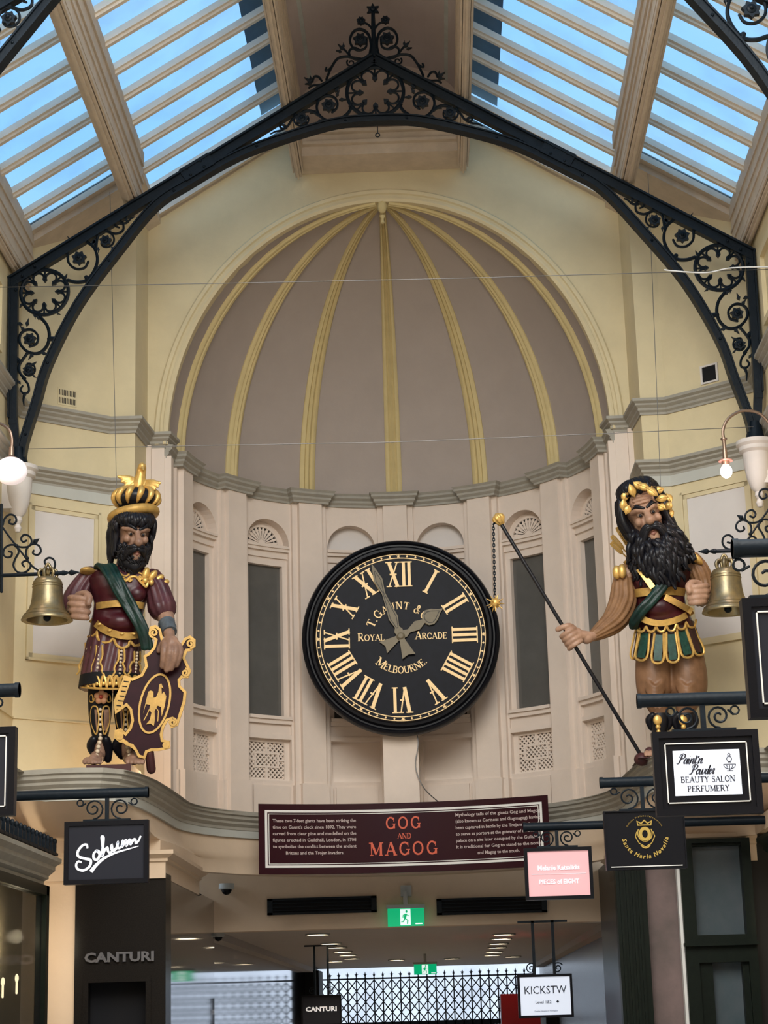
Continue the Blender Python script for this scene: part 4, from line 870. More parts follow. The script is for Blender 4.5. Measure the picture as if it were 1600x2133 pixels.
CU = {'P': (.95, [[(.0, 1.1), (.1, 1.55), (.5, 1.75), (.95, 1.5), (.85, 1.05), (.4, .8)], [(.45, 1.6), (.3, .9), (.15, .2), (-.1, .0), (-.25, .15)]]),
 'a': (.75, [[(.55, .75), (.3, .9), (.05, .45), (.15, .02), (.4, .25), (.58, .88), (.5, .2), (.6, .0), (.78, .2)]]), 'i': (.38, [[(.1, .9), (.04, .25), (.14, 0), (.35, .2)], [(.14, 1.25), (.17, 1.3)]]),
 'n': (.75, [[(.08, .88), (.0, 0), (.15, .6), (.4, .9), (.5, .7), (.42, .15), (.55, 0), (.75, .2)]]), 't': (.42, [[(.16, 1.4), (.05, .25), (.18, 0), (.4, .2)], [(-.08, .9), (.34, .92)]]),
 'o': (.62, [[(.35, .9), (.05, .5), (.2, 0), (.5, .35), (.35, .88), (.6, .8)]]), 'w': (.95, [[(.02, .88), (.0, .2), (.18, 0), (.4, .35), (.46, .88), (.42, .2), (.6, 0), (.84, .4), (.82, .9), (.98, .8)]]),
 'd': (.72, [[(.5, .7), (.3, .9), (.05, .45), (.15, .02), (.4, .3), (.68, 1.6), (.5, .2), (.58, 0), (.74, .2)]]), 'e': (.52, [[(.05, .4), (.4, .6), (.32, .9), (.08, .6), (.08, .15), (.25, 0), (.52, .25)]]),
 'r': (.5, [[(.0, .2), (.12, .92), (.34, .82), (.24, .25), (.34, 0), (.5, .2)]]), "'": (.25, [[(.1, 1.3), (.02, 1.0)]])}
def cursive(mb, s_, x, z, h, f):
    for c in s_:
        w_, st = CU[c]
        for P in st:
            Q = spline([Vector(((a+.32*b2)*h, b2*h)) for a, b2 in P], 5); W = []
            for i in range(len(Q)):
                d = Q[min(i+1, len(Q)-1)]-Q[max(i-1, 0)]; W.append(h*(.11+.17*max(0, -d.normalized().y)**1.5))
            ribbon(mb, [(x+q.x, z+q.y) for q in Q], W, f, -.006, -.001)
        x += w_*h
cursive(m_, "Paint'n", -.135, .043, .027, f2); cursive(m_, 'Powder', -.08, -.007, .026, f2)
# the scent bottle drawing
for q in (_c(.105, .035, .028, .022, 180, 360), [(.077, .035), (.133, .035)], _c(.105, .06, .012, .012, 0, 360), [(.09, .005), (.12, .005)], [(.105, .013), (.105, .005)], [(.09, .032), (.097, .015)], [(.105, .032), (.105, .013)], [(.12, .032), (.113, .015)], [(.097, .045), (.113, .045)], _c(.105, .08, .006, .006, 0, 360)):
    ribbon(m_, q, .0028, f2, -.006, -.001)
m_.build('lettering', 'ink', r2)
r3, f3_, w3, h3 = hang_sign('hanging_sign', 'square black hanging sign with gold crest and circular lettering', 1257, 1690, 1433, 1808, 12.1, (at(1250, 1628, 12.1).x, at(1300, 1628, 12.1).z, WX), 'signblack', .008)
m_ = MB()
for q, w_ in ((_c(0, .04, .045, .05, 150, 390), .006), (_c(0, .035, .028, .035, 0, 360), .02), ([(-.04, .09), (-.045, .115), (-.02, .1), (0, .12), (.02, .1), (.045, .115), (.04, .09), (-.04, .09)], .007), (_c(0, -.02, .03, .03, 200, 340), .008), ([(-.05, .05), (-.06, .02), (-.04, -.02), (0, -.045), (.04, -.02), (.06, .02), (.05, .05)], .005)): ribbon(m_, q, w_, f3_, -.004, .001)
def arc_font(mb, s, rad, h, f, a_c, flip, cy=0, shear=0, bold=.001, sp=1.25):
    ws = []
    for ch_ in s:
        if ch_ == ' ': ws.append((None, .5*h)); continue
        g_ = ftext(ch_, h, lambda a, z, t: Vector((a, z, t)), .003, shear=shear, bold=bold); ws.append((g_, (max(v.x for v in g_.v)-min(v.x for v in g_.v))+.22*h))
    tot = sum(w for _, w in ws)*sp; u = -tot/2
    for g_, w_ in ws:
        w_ *= sp; uc = u+w_/2; u += w_
        if not g_: continue
        an = uc/rad
        if flip: ox, oz, ro = rad*sin(an), cy-rad*cos(an), an
        else: ox, oz, ro = rad*sin(an), cy+rad*cos(an), -an
        g_.v = [f(ox+v.x*cos(ro)-v.y*sin(ro), oz+v.x*sin(ro)+v.y*cos(ro), v.z) for v in g_.v]; join(mb, g_)
arc_font(m_, 'Santa Maria Novella', .145, .026, lambda a, z, t: f3_(a, z, t-.002), 0, True, cy=.03, shear=.2, sp=1.0)
arc_font(m_, 'Officina Profumo Farmaceutica', .118, .010, lambda a, z, t: f3_(a, z, t-.002), 0, False, cy=.025, bold=0)
m_.build('crest', 'goldprint', r3)
m_ = MB(); m_.prism([(-w3*.44, -h3*.455), (w3*.44, -h3*.455), (w3*.44, -h3*.44), (-w3*.44, -h3*.44)], f3_, -.006, .0); m_.build('lower_line', 'signwhite', r3)
r4, f4, w4, h4 = hang_sign('hanging_sign', 'small backlit pink hanging sign overlapping the right end of the plaque', 1091, 1767, 1238, 1871, 14.3, (at(1090, 1720, 14.3).x, at(1170, 1720, 14.3).z, WX), 'litpink', .025)
m_ = ftext('Melanie Katsalidis', .036, lambda a, z, t: f4(a*.86, z+.025, t-.003), .003, bold=.0012); join(m_, ftext('PIECES of EIGHT', .033, lambda a, z, t: f4(a*.9, z-.075, t-.003), .003, bold=.0012)); ribbon(m_, [(-w4*.4, -.005), (w4*.4, -.005)], .002, f4, -.003, 0)
m_.build('lettering', 'whiteprint', r4)
r5, f5, w5, h5 = hang_sign('hanging_sign', 'small backlit white hanging sign inside the passage at the right', 1077, 2031, 1196, 2118, 17.8, None, 'litwhite', .022)
m_ = ftext('KICKSTW', .07, lambda a, z, t: f5(a*.9, z+.02, t-.003), .003); join(m_, ftext('Level 1&2', .026, lambda a, z, t: f5(a-.02, z-.065, t-.003), .003)); join(m_, ftext('Creative Education & Workspace', .011, lambda a, z, t: f5(a, z-.135, t-.003), .003))
m_.prism([(.095, -.052), (.108, -.039), (.121, -.052), (.108, -.065)], f5, -.004, 0); m_.build('lettering', 'ink', r5)
def ceil_hanger(root, cx, Y, zt, zc, w_, scroll=True):
    m_ = MB()
    for s_ in (-1, 1): m_.b(cx+s_*w_*.2-.013, cx+s_*w_*.2+.013, Y, Y+.03, zt, zc)
    m_.b(cx-w_*.5, cx+w_*.5, Y, Y+.03, zc-.02, zc)
    for s_ in (-1, 1): m_.tube([Vector((cx+s_*.12+.05*(1-.8*i/22)*cos(.6+2*pi*1.5*i/22), Y+.015, zt+.06+.05*(1-.8*i/22)*sin(.6+2*pi*1.5*i/22))) for i in range(23)], .006, n=6)
    m_.build('ceiling_hanger', 'iron', root)
ceil_hanger(r5, at(1135, 2031, 17.8).x, 17.81, at(1135, 2031, 17.8).z, 2.43, .45)
r6, f6, w6, h6 = hang_sign('hanging_sign', 'small black hanging sign with silver lettering far inside the passage', 627, 2074, 712, 2135, 25, None, 'signgrey', .02)
m_ = ftext('CANTURI', .055, lambda a, z, t: f6(a*1.2, z-.01, t-.003), .004, bold=.003); m_.build('lettering', 'whiteprint', r6)
ceil_hanger(r6, at(670, 2074, 25).x, 25.01, at(670, 2074, 25).z, 2.54, .42)
r7, f7, w7, h7 = hang_sign('hanging_sign', 'grey faced framed sign cut off by the right edge, highest of the signs', 1545, 1246, 1790, 1488, 6.4, (at(1528, 1139, 6.4).x, at(1528, 1139, 6.4).z, WX), 'signgrey', .03, line=(.045, 'signwhite'))
r8, f8, w8, h8 = hang_sign('hanging_sign', 'black framed sign with blue grey line cut off by the left edge', -200, 1520, 28, 1698, 8.8, (at(38, 1435, 8.8).x, at(38, 1435, 8.8).z, -WX), 'signgrey', .03, line=(.04, 'signwhite'))
# ================================================================== PASSAGE FITTINGS
def wr_(x, y, Y): return at(x, y, Y)
for x0, x1, lab in ((557, 785, 'long black slotted air grille left of the exit sign'), (909, 1140, 'long black slotted air grille right of the exit sign')):
    a, c = at(x0, 1872, 18.28), at(x1, 1900, 18.28); z0, z1 = c.z-.0, c.z+.15
    g = thing('air_grille', lab, 'air vent', ((a.x+c.x)/2, 18.28, z0), 'air grilles in the bulkhead')
    m_ = MB(); m_.b(a.x, c.x, 18.25, 18.32, z0, z0+.02); m_.b(a.x, c.x, 18.25, 18.32, z1-.02, z1); m_.b(a.x, a.x+.05, 18.25, 18.32, z0, z1); m_.b(c.x-.05, c.x, 18.25, 18.32, z0, z1); m_.build('frame', 'iron', g)
    m_ = MB(); m_.b(a.x+.04, c.x-.04, 18.285, 18.32, z0+.015, z1-.015); m_.build('opening', 'blackmatt', g)
    for q in range(3): 
        m_ = MB(); m_.b(a.x+.05, c.x-.05, 18.26, 18.275, z0+.035+q*.033, z0+.043+q*.033); m_.build('louvre', 'iron', g)
def exit_sign(x0, y0, x1, y1, Y, label, cap):
    a, c = at(x0, y0, Y), at(x1, y1, Y); w_, h_ = c.x-a.x, a.z-c.z; cx, cz = (a.x+c.x)/2, (a.z+c.z)/2
    g = thing('exit_sign', label, 'sign', (cx, Y, cz-h_/2), 'green running man exit signs')
    f = lambda a_, b_, t: Vector((cx+a_*w_, Y+t, cz+b_*h_))
    m_ = MB(); m_.prism([(-.5, -.5), (.5, -.5), (.5, .38), (-.5, .38)], f, 0, .03); m_.build('green_face', 'exitgreen', g)
    m_ = MB(); m_.prism([(-.15, -.45), (.13, -.45), (.13, .34), (-.15, .34)], f, -.004, .001); m_.prism([(.26, -.42), (.45, -.42), (.45, -.36), (.26, -.36)], f, -.004, .001); m_.build('white_field', 'exitwhite', g)
    m_ = MB()
    for q, w2 in (([(-.0, .1), (-.03, -.12)], .07), ([(-.03, -.12), (.05, -.2), (.04, -.4)], .035), ([(-.03, -.12), (-.07, -.28), (-.13, -.3)], .035), ([(0, .1), (.07, .0), (.1, .05)], .025), ([(0, .1), (-.07, .05), (-.08, -.08)], .025)): ribbon(m_, q, w2, lambda a_, b_, t: f(a_, b_, t), -.008, 0)
    m_.prism(_c(.02, .22, .03, .07, 0, 330, 10), f, -.008, 0); m_.build('running_man', 'exitgreen', g)
    m_ = MB(); m_.prism([(-.53, .38), (.53, .38), (.53, .56), (-.53, .56)], f, -.01, .05); m_.build('housing', 'fixture', g)
    m_ = MB(); m_.b(cx-.02, cx+.02, Y, Y+.02, cz+h_*.5, cap); m_.build('stem', 'fixture', g)
exit_sign(807, 1888, 884, 1928, 18.2, 'nearest green exit sign, under the plaque', 2.75)
exit_sign(862, 2006, 910, 2029, 30, 'smaller green exit sign far back in front of the gate', 2.55)
bx_ = at(846, 1856, 18.27); m_ = MB(); m_.b(bx_.x-.05, bx_.x+.05, 18.24, 18.3, bx_.z-.05, bx_.z+.05); m_.b(bx_.x-.035, bx_.x+.035, 18.235, 18.245, bx_.z-.01, bx_.z+.03); tag(m_.build('sensor_box', 'fixture'), 'small pale square box on the bulkhead above the exit sign', 'sensor')
def dome_cam(x, y, Y, label, s_=1.):
    p = at(x, y, Y); g = thing('security_camera', label, 'camera', p, 'dome security cameras')
    m_ = MB(); m_.lathe([(0, .05*s_), (.07*s_, .05*s_), (.075*s_, .0), (.055*s_, -.005), (0, -.005)], p, n=20); m_.build('housing', 'fixture', g)
    m_ = MB(); m_.ball(p, (.05*s_, .05*s_, .055*s_), 16, 10); m_.build('dome', 'black', g)
dome_cam(472, 1852, 18.2, 'white dome camera high on the bulkhead left of the plaque'); dome_cam(455, 1951, 18.6, 'small black dome camera at the left end of the passage ceiling', .8)
for x, y in ((662, 1947), (690, 1966), (702, 1974), (714, 1983), (724, 1990), (733, 1997), (1050, 1947), (1044, 1956), (1039, 1966), (1036, 1974), (1029, 1983), (1025, 1990), (826, 2000), (942, 1997), (698, 2003), (1068, 1993)):
    rr = MW @ Vector((x-800, 1066.5-y, -FP)); p = CAM+rr*((2.54-CAM.z)/rr.z)
    if p.y > 37: continue
    g = thing('ceiling_downlight', 'round lit downlight in the passage ceiling', 'ceiling light', p, 'round lit downlights in the passage ceiling')
    m_ = MB(); m_.lathe([(0, 0), (.12, 0), (.12, .02)], p, n=20); m_.build('lens', 'downlight', g)
    m_ = MB(); m_.lathe([(.12, -.006), (.14, -.006), (.14, .01)], p, n=20); m_.build('ring', 'fixture', g)
# lattice gate at the far end
YG = 38; zt = at(880, 2037, YG).z; zb = at(880, 2124, YG).z; gx0, gx1 = -2.2, 2.05
gt = thing('lattice_gate', 'black folding lattice gate with spiked uprights at the far end of the passage', 'gate', (0, YG, 0))
n = 25; st = (gx1-gx0)/n
for i in range(n+1):
    x = gx0+st*i; m_ = MB(); m_.b(x-.012, x+.012, YG-.02, YG+.02, 0, zt+.05); m_.prism([(x, zt+.15), (x-.022, zt+.07), (x, zt+.04), (x+.022, zt+.07)], lambda a, b_, t: Vector((a, YG+t, b_)), -.01, .01); m_.b(x-.035, x+.035, YG-.01, YG+.01, zt+.09, zt+.10); m_.build('upright', 'blackmatt', gt)
m_ = MB(); m_.b(gx0, gx1, YG-.02, YG+.02, zt, zt+.03); m_.b(gx0, gx1, YG-.02, YG+.02, zb-.12, zb-.02)
for i in range(-6, n):
    for z0 in (zt-1.24, zt-.83, zt-.42):
        for s_ in (1, -1):
            a = (gx0+st*i, z0 if s_ > 0 else z0+.41); c = (gx0+st*(i+2.0), z0+.41 if s_ > 0 else z0)
            if a[0] < gx0-.01 or c[0] > gx1+.01: continue
            m_.bar((a[0], YG, a[1]), (c[0], YG, c[1]), .02, .025, up=(0, 1, 0))
m_.build('lattice', 'blackmatt', gt)
m_ = MB(); m_.b(-2.2, -1.95, 36, 37.2, 0, 2.5); m_.b(2.0, 2.19, 33, 37.2, 0, 2.2); struct(m_.build('wall_gate_side', 'blackmatt'))
m_ = MB(); m_.b(-2.2, 2.2, 38.6, 38.9, 2.6, 2.8); struct(m_.build('trim_gate_head', 'blackmatt'))
m_ = MB(); p = at(1082, 2100, 24); m_.b(p.x-.22, p.x+.25, 24, 24.4, 0, p.z+.17); M['redpaint'] = mat('red paint', (.35, .01, .015), .35); tag(m_.build('red_cabinet', 'redpaint'), 'red cabinet standing behind the white hanging sign in the passage', 'cabinet')
# far facade across the street
M['facade'] = mat('pale street facade', (.62, .62, .66), .8, var=.3, vs=.7)
m_ = MB(); m_.b(-7, 7, 60, 60.3, 0, 12); struct(m_.build('wall_street_facade', 'facade'))
# granite pier lettering
p0 = at(180, 1996, 14.98); p1 = at(318, 1996, 14.98)
m_ = ftext('CANTURI', .07, lambda a, z, t: Vector(((p0.x+p1.x)/2+a*1.28, 14.985+t, p0.z-.03+z)), .02, bold=.004)
wd = max(v.x for v in m_.v)-min(v.x for v in m_.v); M['steel'] = mat('brushed steel letters', (.16, .155, .16), .4, metal=.6)
tag(m_.build('wall_lettering', 'steel'), 'raised steel capital lettering on the black granite pier', 'lettering')
# ---- shopfronts at both sides
def shopfront(name, label, x0, x1, Y, panes, frame='green', loc=None):
    pass
M['shoppink'] = mat('pinkish shop interior', (.22, .15, .14), .5, col2=(.12, .09, .08), vs=2); M['interior'] = mat('beige shop interior', (.70, .60, .42), .6, col2=(.45, .38, .26), vs=1.5); M['bluegrey'] = mat('frosted blue grey pane', (.10, .11, .12), .15, col2=(.05, .075, .085), vs=1.2)
sf = base('window_7', (2.2, 14.9, 0), 'dark green timber shopfront at the lower right')
X_ = lambda px, Y=14.9: at(px, 1950, Y).x
m_ = MB(); m_.b(X_(1288), X_(1351), 14.85, 15.0, 0, 2.86)
for q in (.15, .35, .55, .75): m_.b(X_(1288)+(X_(1351)-X_(1288))*q-.008, X_(1288)+(X_(1351)-X_(1288))*q+.012, 14.83, 14.85, 0, 2.8)
m_.build('pilaster', 'green', sf)
m_ = MB(); m_.b(X_(1351), X_(1420), 14.98, 15.0, 0, 2.86); m_.build('display_back', 'shoppink', sf)
m_ = MB(); m_.b(X_(1417), X_(1423), 14.86, 14.95, 0, 2.86); m_.build('pale_edge_strip', 'signwhite', sf)
m_ = MB(); a, b_, c_, d_ = X_(1423), X_(1450), X_(1553), X_(1572)
m_.b(a, b_, 14.8, 15, 0, 2.86); m_.b(c_, d_, 14.8, 15, 0, 2.86)
zA, zB_, zC, zD = at(1500, 1757, 14.9).z, at(1500, 1948, 14.9).z, at(1500, 2005, 14.9).z, at(1500, 1735, 14.9).z
m_.b(b_, c_, 14.8, 15, zA, 2.86); m_.b(b_, c_, 14.8, 15, zC, zB_); m_.b(a-.01, d_+.01, 14.75, 14.82, zB_-.08, zB_-.055); m_.b(b_, X_(1478), 14.84, 15, 0, zC); m_.b(X_(1540), c_, 14.84, 15, 0, zC)
m_.b(b_, c_, 14.84, 15, zA-.02, zA); m_.build('frame', 'green', sf)
m_ = MB(); m_.b(b_, c_, 14.92, 14.95, zB_, zA); m_.b(X_(1478), X_(1540), 14.92, 14.95, 0, zC); m_.build('pane', 'bluegrey', sf)
m_ = MB(); m_.b(1.9, 3.0, 15.0, 15.1, 0, 2.9); struct(m_.build('wall_shop_back', 'dark'))
# side shopfronts that run towards the camera
for x_ in (-1.1, 1.1):
    for y_ in (20.5, 24, 28, 31, 35):
        l = bpy.data.lights.new('downlight_beam', 'SPOT'); l.energy = 70; l.spot_size = R(130); l.spot_blend = .6; l.color = (1, .84, .64); l.shadow_soft_size = .05
        o = bpy.data.objects.new('downlight_beam', l); C.objects.link(o); o.location = (x_, y_, 2.5)
g_ = at(332, 1612, 14.9); point('shop_fill_left', (-2.74, 14.1, 2.25), 14, (1, .85, .62), .05); point('shop_fill_right', (2.93, 14.1, 2.3), 5, (1, .85, .62), .05); point('ledge_floodlight', Vector((-1.93, 15.15, 3.55)), 9, (1, .66, .36), .06)  # left and right shop lights are unseen fills added to brighten the interiors
for s_, side in ((-1, 'left'), (1, 'right')):
    sf = base('window_%s' % (8 if s_ < 0 else 9), (s_*2.8, 13, 0))
    xw = 2.62 if s_ < 0 else 2.78
    m_ = MB(); m_.b(s_*xw-.04, s_*xw+.04, 14.3, 14.4, 0, 2.62); m_.b(s_*xw-.04, s_*xw+.04, 11.0, 11.1, 0, 2.62); m_.b(s_*xw-.04, s_*xw+.04, 11.0, 14.4, 2.55, 2.62); m_.build('frame', 'green', sf)
    m_ = MB(); m_.b(s_*xw-.005, s_*xw+.005, 11.1, 14.3, 0, 2.55); m_.build('pane', 'shopglass', sf)
    m_ = MB(); m_.b(s_*(xw+.3)-.01, s_*(xw+.3)+.01, 10.5, 15, 0, 3.2); struct(m_.build('wall_shop_'+side, 'interior'))
    c = MB(); c.sweep([(s_*(xw+.02), 10.8), (s_*(xw+.02), 14.42), (s_*2.95, 14.42)], [(-.02, 0), (.01, 0), (.01, .04), (.04, .06), (.04, .08), (.08, .12), (.08, .15), (.12, .18), (.12, .21), (-.02, .22)], 2.62, side=-s_ if s_ > 0 else 1); struct(c.build('trim_shop_cornice_'+side, 'greycor' if s_ < 0 else 'green', smooth=20))
    m_ = MB()
    for i in range(26):
        y = 11+i*.132; x = s_*(xw-.09); m_.b(x-.012, x+.012, y, y+.02, 2.84, 2.93); m_.ball((x, y+.01, 2.94), (.018, .018, .025), 8, 5)
    m_.b(s_*(xw-.10), s_*(xw-.08), 11, 14.4, 2.84, 2.86)
    if s_ < 0: tag(m_.build('iron_cresting', 'iron'), 'little row of iron spikes along the left shop cornice', 'cresting')
for i, (x, y, Y) in enumerate(((6, 2045, 13.4), (35, 2038, 13.8))):
    c = at(x, y, Y); c.x = max(c.x, -2.86) if False else c.x
    m_ = MB(); m_.ball(c, (.014, .014, .03), 10, 8); m_.tube([c-Vector((0, 0, .03)), c-Vector((0, 0, .1))], .008, n=6)
    tag(m_.build('candle_lamp', 'downlight'), 'small warm candle lamp glowing behind the left shop window', 'lamp', 'warm candle lamps in the left shop window')
# ================================================================== THE TWO GIANTS
YS = 14.5; PX = 1/270.
M.update(skin=mat('painted brown skin', (.36, .21, .14), .42, col2=(.20, .115, .08), vs=9, bump=.12, bs=30), skinlt=mat('painted light skin', (.46, .28, .19), .42, col2=(.30, .17, .11), vs=9, bump=.1, bs=30),
 hairblack=mat('black carved hair', (.009, .009, .013), .36, var=.3, vs=20, spec=.28), maroon=mat('maroon tunic paint', (.058, .007, .011), .33, col2=(.03, .005, .008), vs=7, bump=.08), purple=mat('purple brown sleeve paint', (.10, .036, .042), .36, col2=(.05, .016, .022), vs=8, bump=.1),
 sash=mat('dark green sash paint', (.007, .034, .027), .36, col2=(.004, .014, .012), vs=10), tan=mat('tan brown sleeve paint', (.30, .16, .075), .42, col2=(.17, .085, .04), vs=7, bump=.1), brownp=mat('brown breeches paint', (.24, .125, .065), .45, col2=(.14, .07, .035), vs=6, bump=.1),
 greenpanel=mat('green strap panel paint', (.02, .075, .055), .45, var=.5, vs=40), eyew=mat('eye paint', (.20, .13, .09), .3), lip=mat('lip paint', (.24, .10, .07), .4), cuff=mat('grey cuff paint', (.10, .12, .14), .45, var=.4, vs=30), cream=M['cream'], pearl=mat('pale bead paint', (.62, .50, .36), .4), plinthm=mat('maroon brown plinth paint', (.07, .022, .022), .5, var=.3, vs=8), rosetteo=mat('orange rosette paint', (.50, .24, .12), .45, var=.2, vs=30), red=mat('red boss paint', (.35, .05, .03), .4))
def g(px, py, d=0.): return at(px, py, YS+d)
def cap(mb, P, n=14, **k):                     # tapered limb: (px, py, depth, radius px)
    mb.tube([g(*p[:3]) for p in P], [p[3]*PX for p in P], n=n, **k)
def scap(mb, P, k=4, **kw):
    q = spline([Vector((*p,)) for p in [Vector(p).to_4d() if len(p) == 3 else p for p in P]], k) if False else None
    pts = spline([g(*p[:3]) for p in P], k); rr = spline([Vector((p[3]*PX, 0)) for p in P], k); mb.tube(pts, [max(.001, r.x) for r in rr], **kw)
class Shell:
    """a horizontal-ring body (tunic, skirt): rows of (py, x left, x right, depth centre, half depth)"""
    def __init__(s, rows, e=2.3): s.r = rows; s.e = e
    def row(s, py):
        r = s.r
        if py <= r[0][0]: return r[0][1:]
        for a, b_ in zip(r, r[1:]):
            if py <= b_[0]: t = (py-a[0])/(b_[0]-a[0]); t = t; return [a[i]+(b_[i]-a[i])*t for i in range(1, 5)]
        return r[-1][1:]
    def pt(s, px, py, off=0.):                 # front surface point
        xl, xr, dc, dh = s.row(py); u = max(-.985, min(.985, (px-(xl+xr)/2)/((xr-xl)/2))); return g(px, py, dc-dh*(1-abs(u)**s.e)**(1/s.e)-off)
    def mesh(s, mb, n=56, sub=5, fold=None, y0=None, y1=None, grow=0.):
        rings = []; ys = []
        for a, b_ in zip(s.r, s.r[1:]): ys += [a[0]+(b_[0]-a[0])*i/sub for i in range(sub)]
        ys.append(s.r[-1][0]); ys = [y for y in ys if (y0 is None or y >= y0) and (y1 is None or y <= y1)]
        if y0 is not None: ys = [y0]+[y for y in ys if y > y0]
        if y1 is not None: ys = [y for y in ys if y < y1]+[y1]
        for y in ys:
            xl, xr, dc, dh = s.row(y); c = g((xl+xr)/2, y, dc); hw = (g(xr, y, dc)-g(xl, y, dc)).length/2+grow; dh += grow; ring = []
            for k in range(n):
                a = 2*pi*k/n; q = 1
                if fold: q += fold[1]*sin(fold[0]*a+fold[2]*(y-ys[0]))*min(1, (y-ys[0])/max(1, fold[3]))
                ca, sa = cos(a), sin(a); ring.append(c+Vector((hw*q*math.copysign(abs(ca)**(2/s.e), ca), dh*q*math.copysign(abs(sa)**(2/s.e), sa), 0)))
            rings.append(ring)
        return mb.loft(rings)
    def band(s, mb, P, w, off=.006, th=.008):  # flat band following the surface along pixel path
        Q = spline([Vector(p) for p in P], 6); vs = []; n = len(Q)
        for i, p in enumerate(Q):
            t = (Q[min(i+1, n-1)]-Q[max(i-1, 0)]).normalized(); m_ = Vector((-t.y, t.x))*w/2; a, b_ = p+m_, p-m_
            vs += [s.pt(a.x, a.y, off-.02), s.pt(a.x, a.y, off+th), s.pt(b_.x, b_.y, off+th), s.pt(b_.x, b_.y, off-.02)]
        mb.add(vs, [(4*i+j, 4*i+(j+1) % 4, 4*i+4+(j+1) % 4, 4*i+4+j) for i in range(n-1) for j in range(4)]+[(0, 1, 2, 3), (4*n-1, 4*n-2, 4*n-3, 4*n-4)])
    def rope(s, mb, P, r, off=.004, k=5, n=6):
        mb.tube([s.pt(p.x, p.y, off) for p in spline([Vector(p) for p in P], k)], r*PX, n=n)
def head_prims(mb, f, H):
    B = lambda c, r, n=14: mb.ball(f(Vector(c)), [q*H for q in r], n, 10, Rm=f.R)
    Tb = lambda P, r: mb.tube([f(Vector(p)) for p in P], [q*H for q in (r if hasattr(r, '__len__') else [r]*len(P))], n=10)
    B((0, .08, .12), (.36, .42, .38), 20); B((0, -.04, -.14), (.29, .31, .34), 18); B((0, -.22, .2), (.26, .14, .16))
    for s_ in (-1, 1):
        B((s_*.19, -.27, -.10), (.085, .09, .07)); Tb([(s_*.27, -.24, .07), (s_*.15, -.345, .075), (s_*.03, -.36, .045)], (.04, .055, .05)); B((s_*.35, .05, -.03), (.05, .1, .13))
        Tb([(s_*.05, -.42, -.15), (s_*.11, -.36, -.20), (s_*.16, -.30, -.28)], (.035, .03, .03)); B((s_*.055, -.44, -.155), (.04, .045, .035))
        B((s_*.135, -.30, -.005), (.06, .045, .045))
    Tb([(0, -.345, .06), (0, -.42, -.05), (0, -.50, -.14)], (.042, .05, .072)); B((0, -.34, -.36), (.13, .1, .12)); B((0, -.33, -.25), (.15, .08, .1))
class HF:
    def __init__(s, c, H, turn, tilt, roll, sx): s.c = c; s.H = H; s.R3 = Matrix.Rotation(roll, 3, 'Y') @ Matrix.Rotation(turn, 3, 'Z') @ Matrix.Rotation(tilt, 3, 'X'); s.R = s.R3 @ Matrix.Diagonal((sx, 1, 1)); s.sx = sx
    def __call__(s, p): return s.c+s.R@(p*s.H)
def face_extras(f, H, root, body):
    for s_ in (-1, 1):
        e = MB(); c = f(Vector((s_*.135, -.325, -.012))); e.ball(c, (.046*H, .035*H, .036*H), 14, 10, Rm=f.R3); eo = e.build('eye', 'eyew', root, smooth=180)
        e = MB(); e.ball(f(Vector((s_*.135+.0, -.352, -.018))), (.022*H, .014*H, .024*H), 12, 8, Rm=f.R3); e.build('pupil', 'hairblack', eo, smooth=180)
        e = MB(); e.tube([f(Vector(p)) for p in ((s_*.25, -.285, .10), (s_*.16, -.375, .118), (s_*.04, -.40, .065))], [.015*H, .035*H, .022*H], n=8); e.build('eyebrow', 'hairblack', root, smooth=180)
    e = MB(); e.tube([f(Vector(p)) for p in ((-.12, -.385, -.295), (0, -.43, -.28), (.12, -.385, -.295))], [.008*H, .026*H, .008*H], n=8); e.tube([f(Vector(p)) for p in ((-.10, -.385, -.325), (0, -.43, -.335), (.10, -.385, -.325))], [.01*H, .034*H, .01*H], n=8); e.build('mouth', 'lip', root, smooth=180)
def lock(mb, f, P, r, wob=0., seed=0):
    q = spline([Vector(p) for p in P], 5); n = len(q)
    q = [p+Vector((wob*sin(3.1*i/ n*4+seed), wob*cos(2.3*i/n*4+seed*2), 0)) for i, p in enumerate(q)]
    mb.tube([f(p) for p in q], [r*f.H*(.35+.65*sin(pi*min(.98, .25+.7*i/n))) for i in range(n)], n=7)
def curl(mb, f, c, r, rt, seed):
    a0 = seed*1.7; P = []
    for i in range(12):
        t = i/11; a = a0+t*2*pi*1.25; q = r*(1-.7*t); P.append(f(Vector(c)+Vector((q*cos(a), -.03*t, q*sin(a)))))
    mb.tube(P, [rt*f.H*(1-.35*i/11) for i in range(12)], n=6)
def fist(mb, cx, cy, d, s, W=40, Hh=52, dirx=1):
    """fist seen from the front holding an upright handle: stacked fingers, thumb closed on top"""
    mb.ball(g(cx-dirx*2, cy, d+.035), (W*.46*PX, .058, Hh*.44*PX), 16, 10)
    for i, (dy, L) in enumerate(((-.30, 1.0), (-.06, 1.08), (.18, 1.0), (.40, .85))):
        y = cy+dy*Hh; P = [(cx-dirx*W*.50*L, y-1, d+.03, 6.2-i*.3), (cx-dirx*W*.38*L, y-1, d-.035, 7.2-i*.3), (cx+dirx*W*.05, y+1, d-.058, 7.0-i*.3), (cx+dirx*W*.36*L, y+2, d-.03, 6.3-i*.3), (cx+dirx*W*.34*L, y+2, d+.02, 5.4)]; scap(mb, P, 3, n=10)
    scap(mb, [(cx-dirx*W*.1, cy-Hh*.40, d+.05, 9), (cx+dirx*W*.25, cy-Hh*.46, d-.005, 8.2), (cx+dirx*W*.42, cy-Hh*.30, d-.055, 7.4), (cx+dirx*W*.36, cy-Hh*.10, d-.07, 6.2)], 3, n=10)
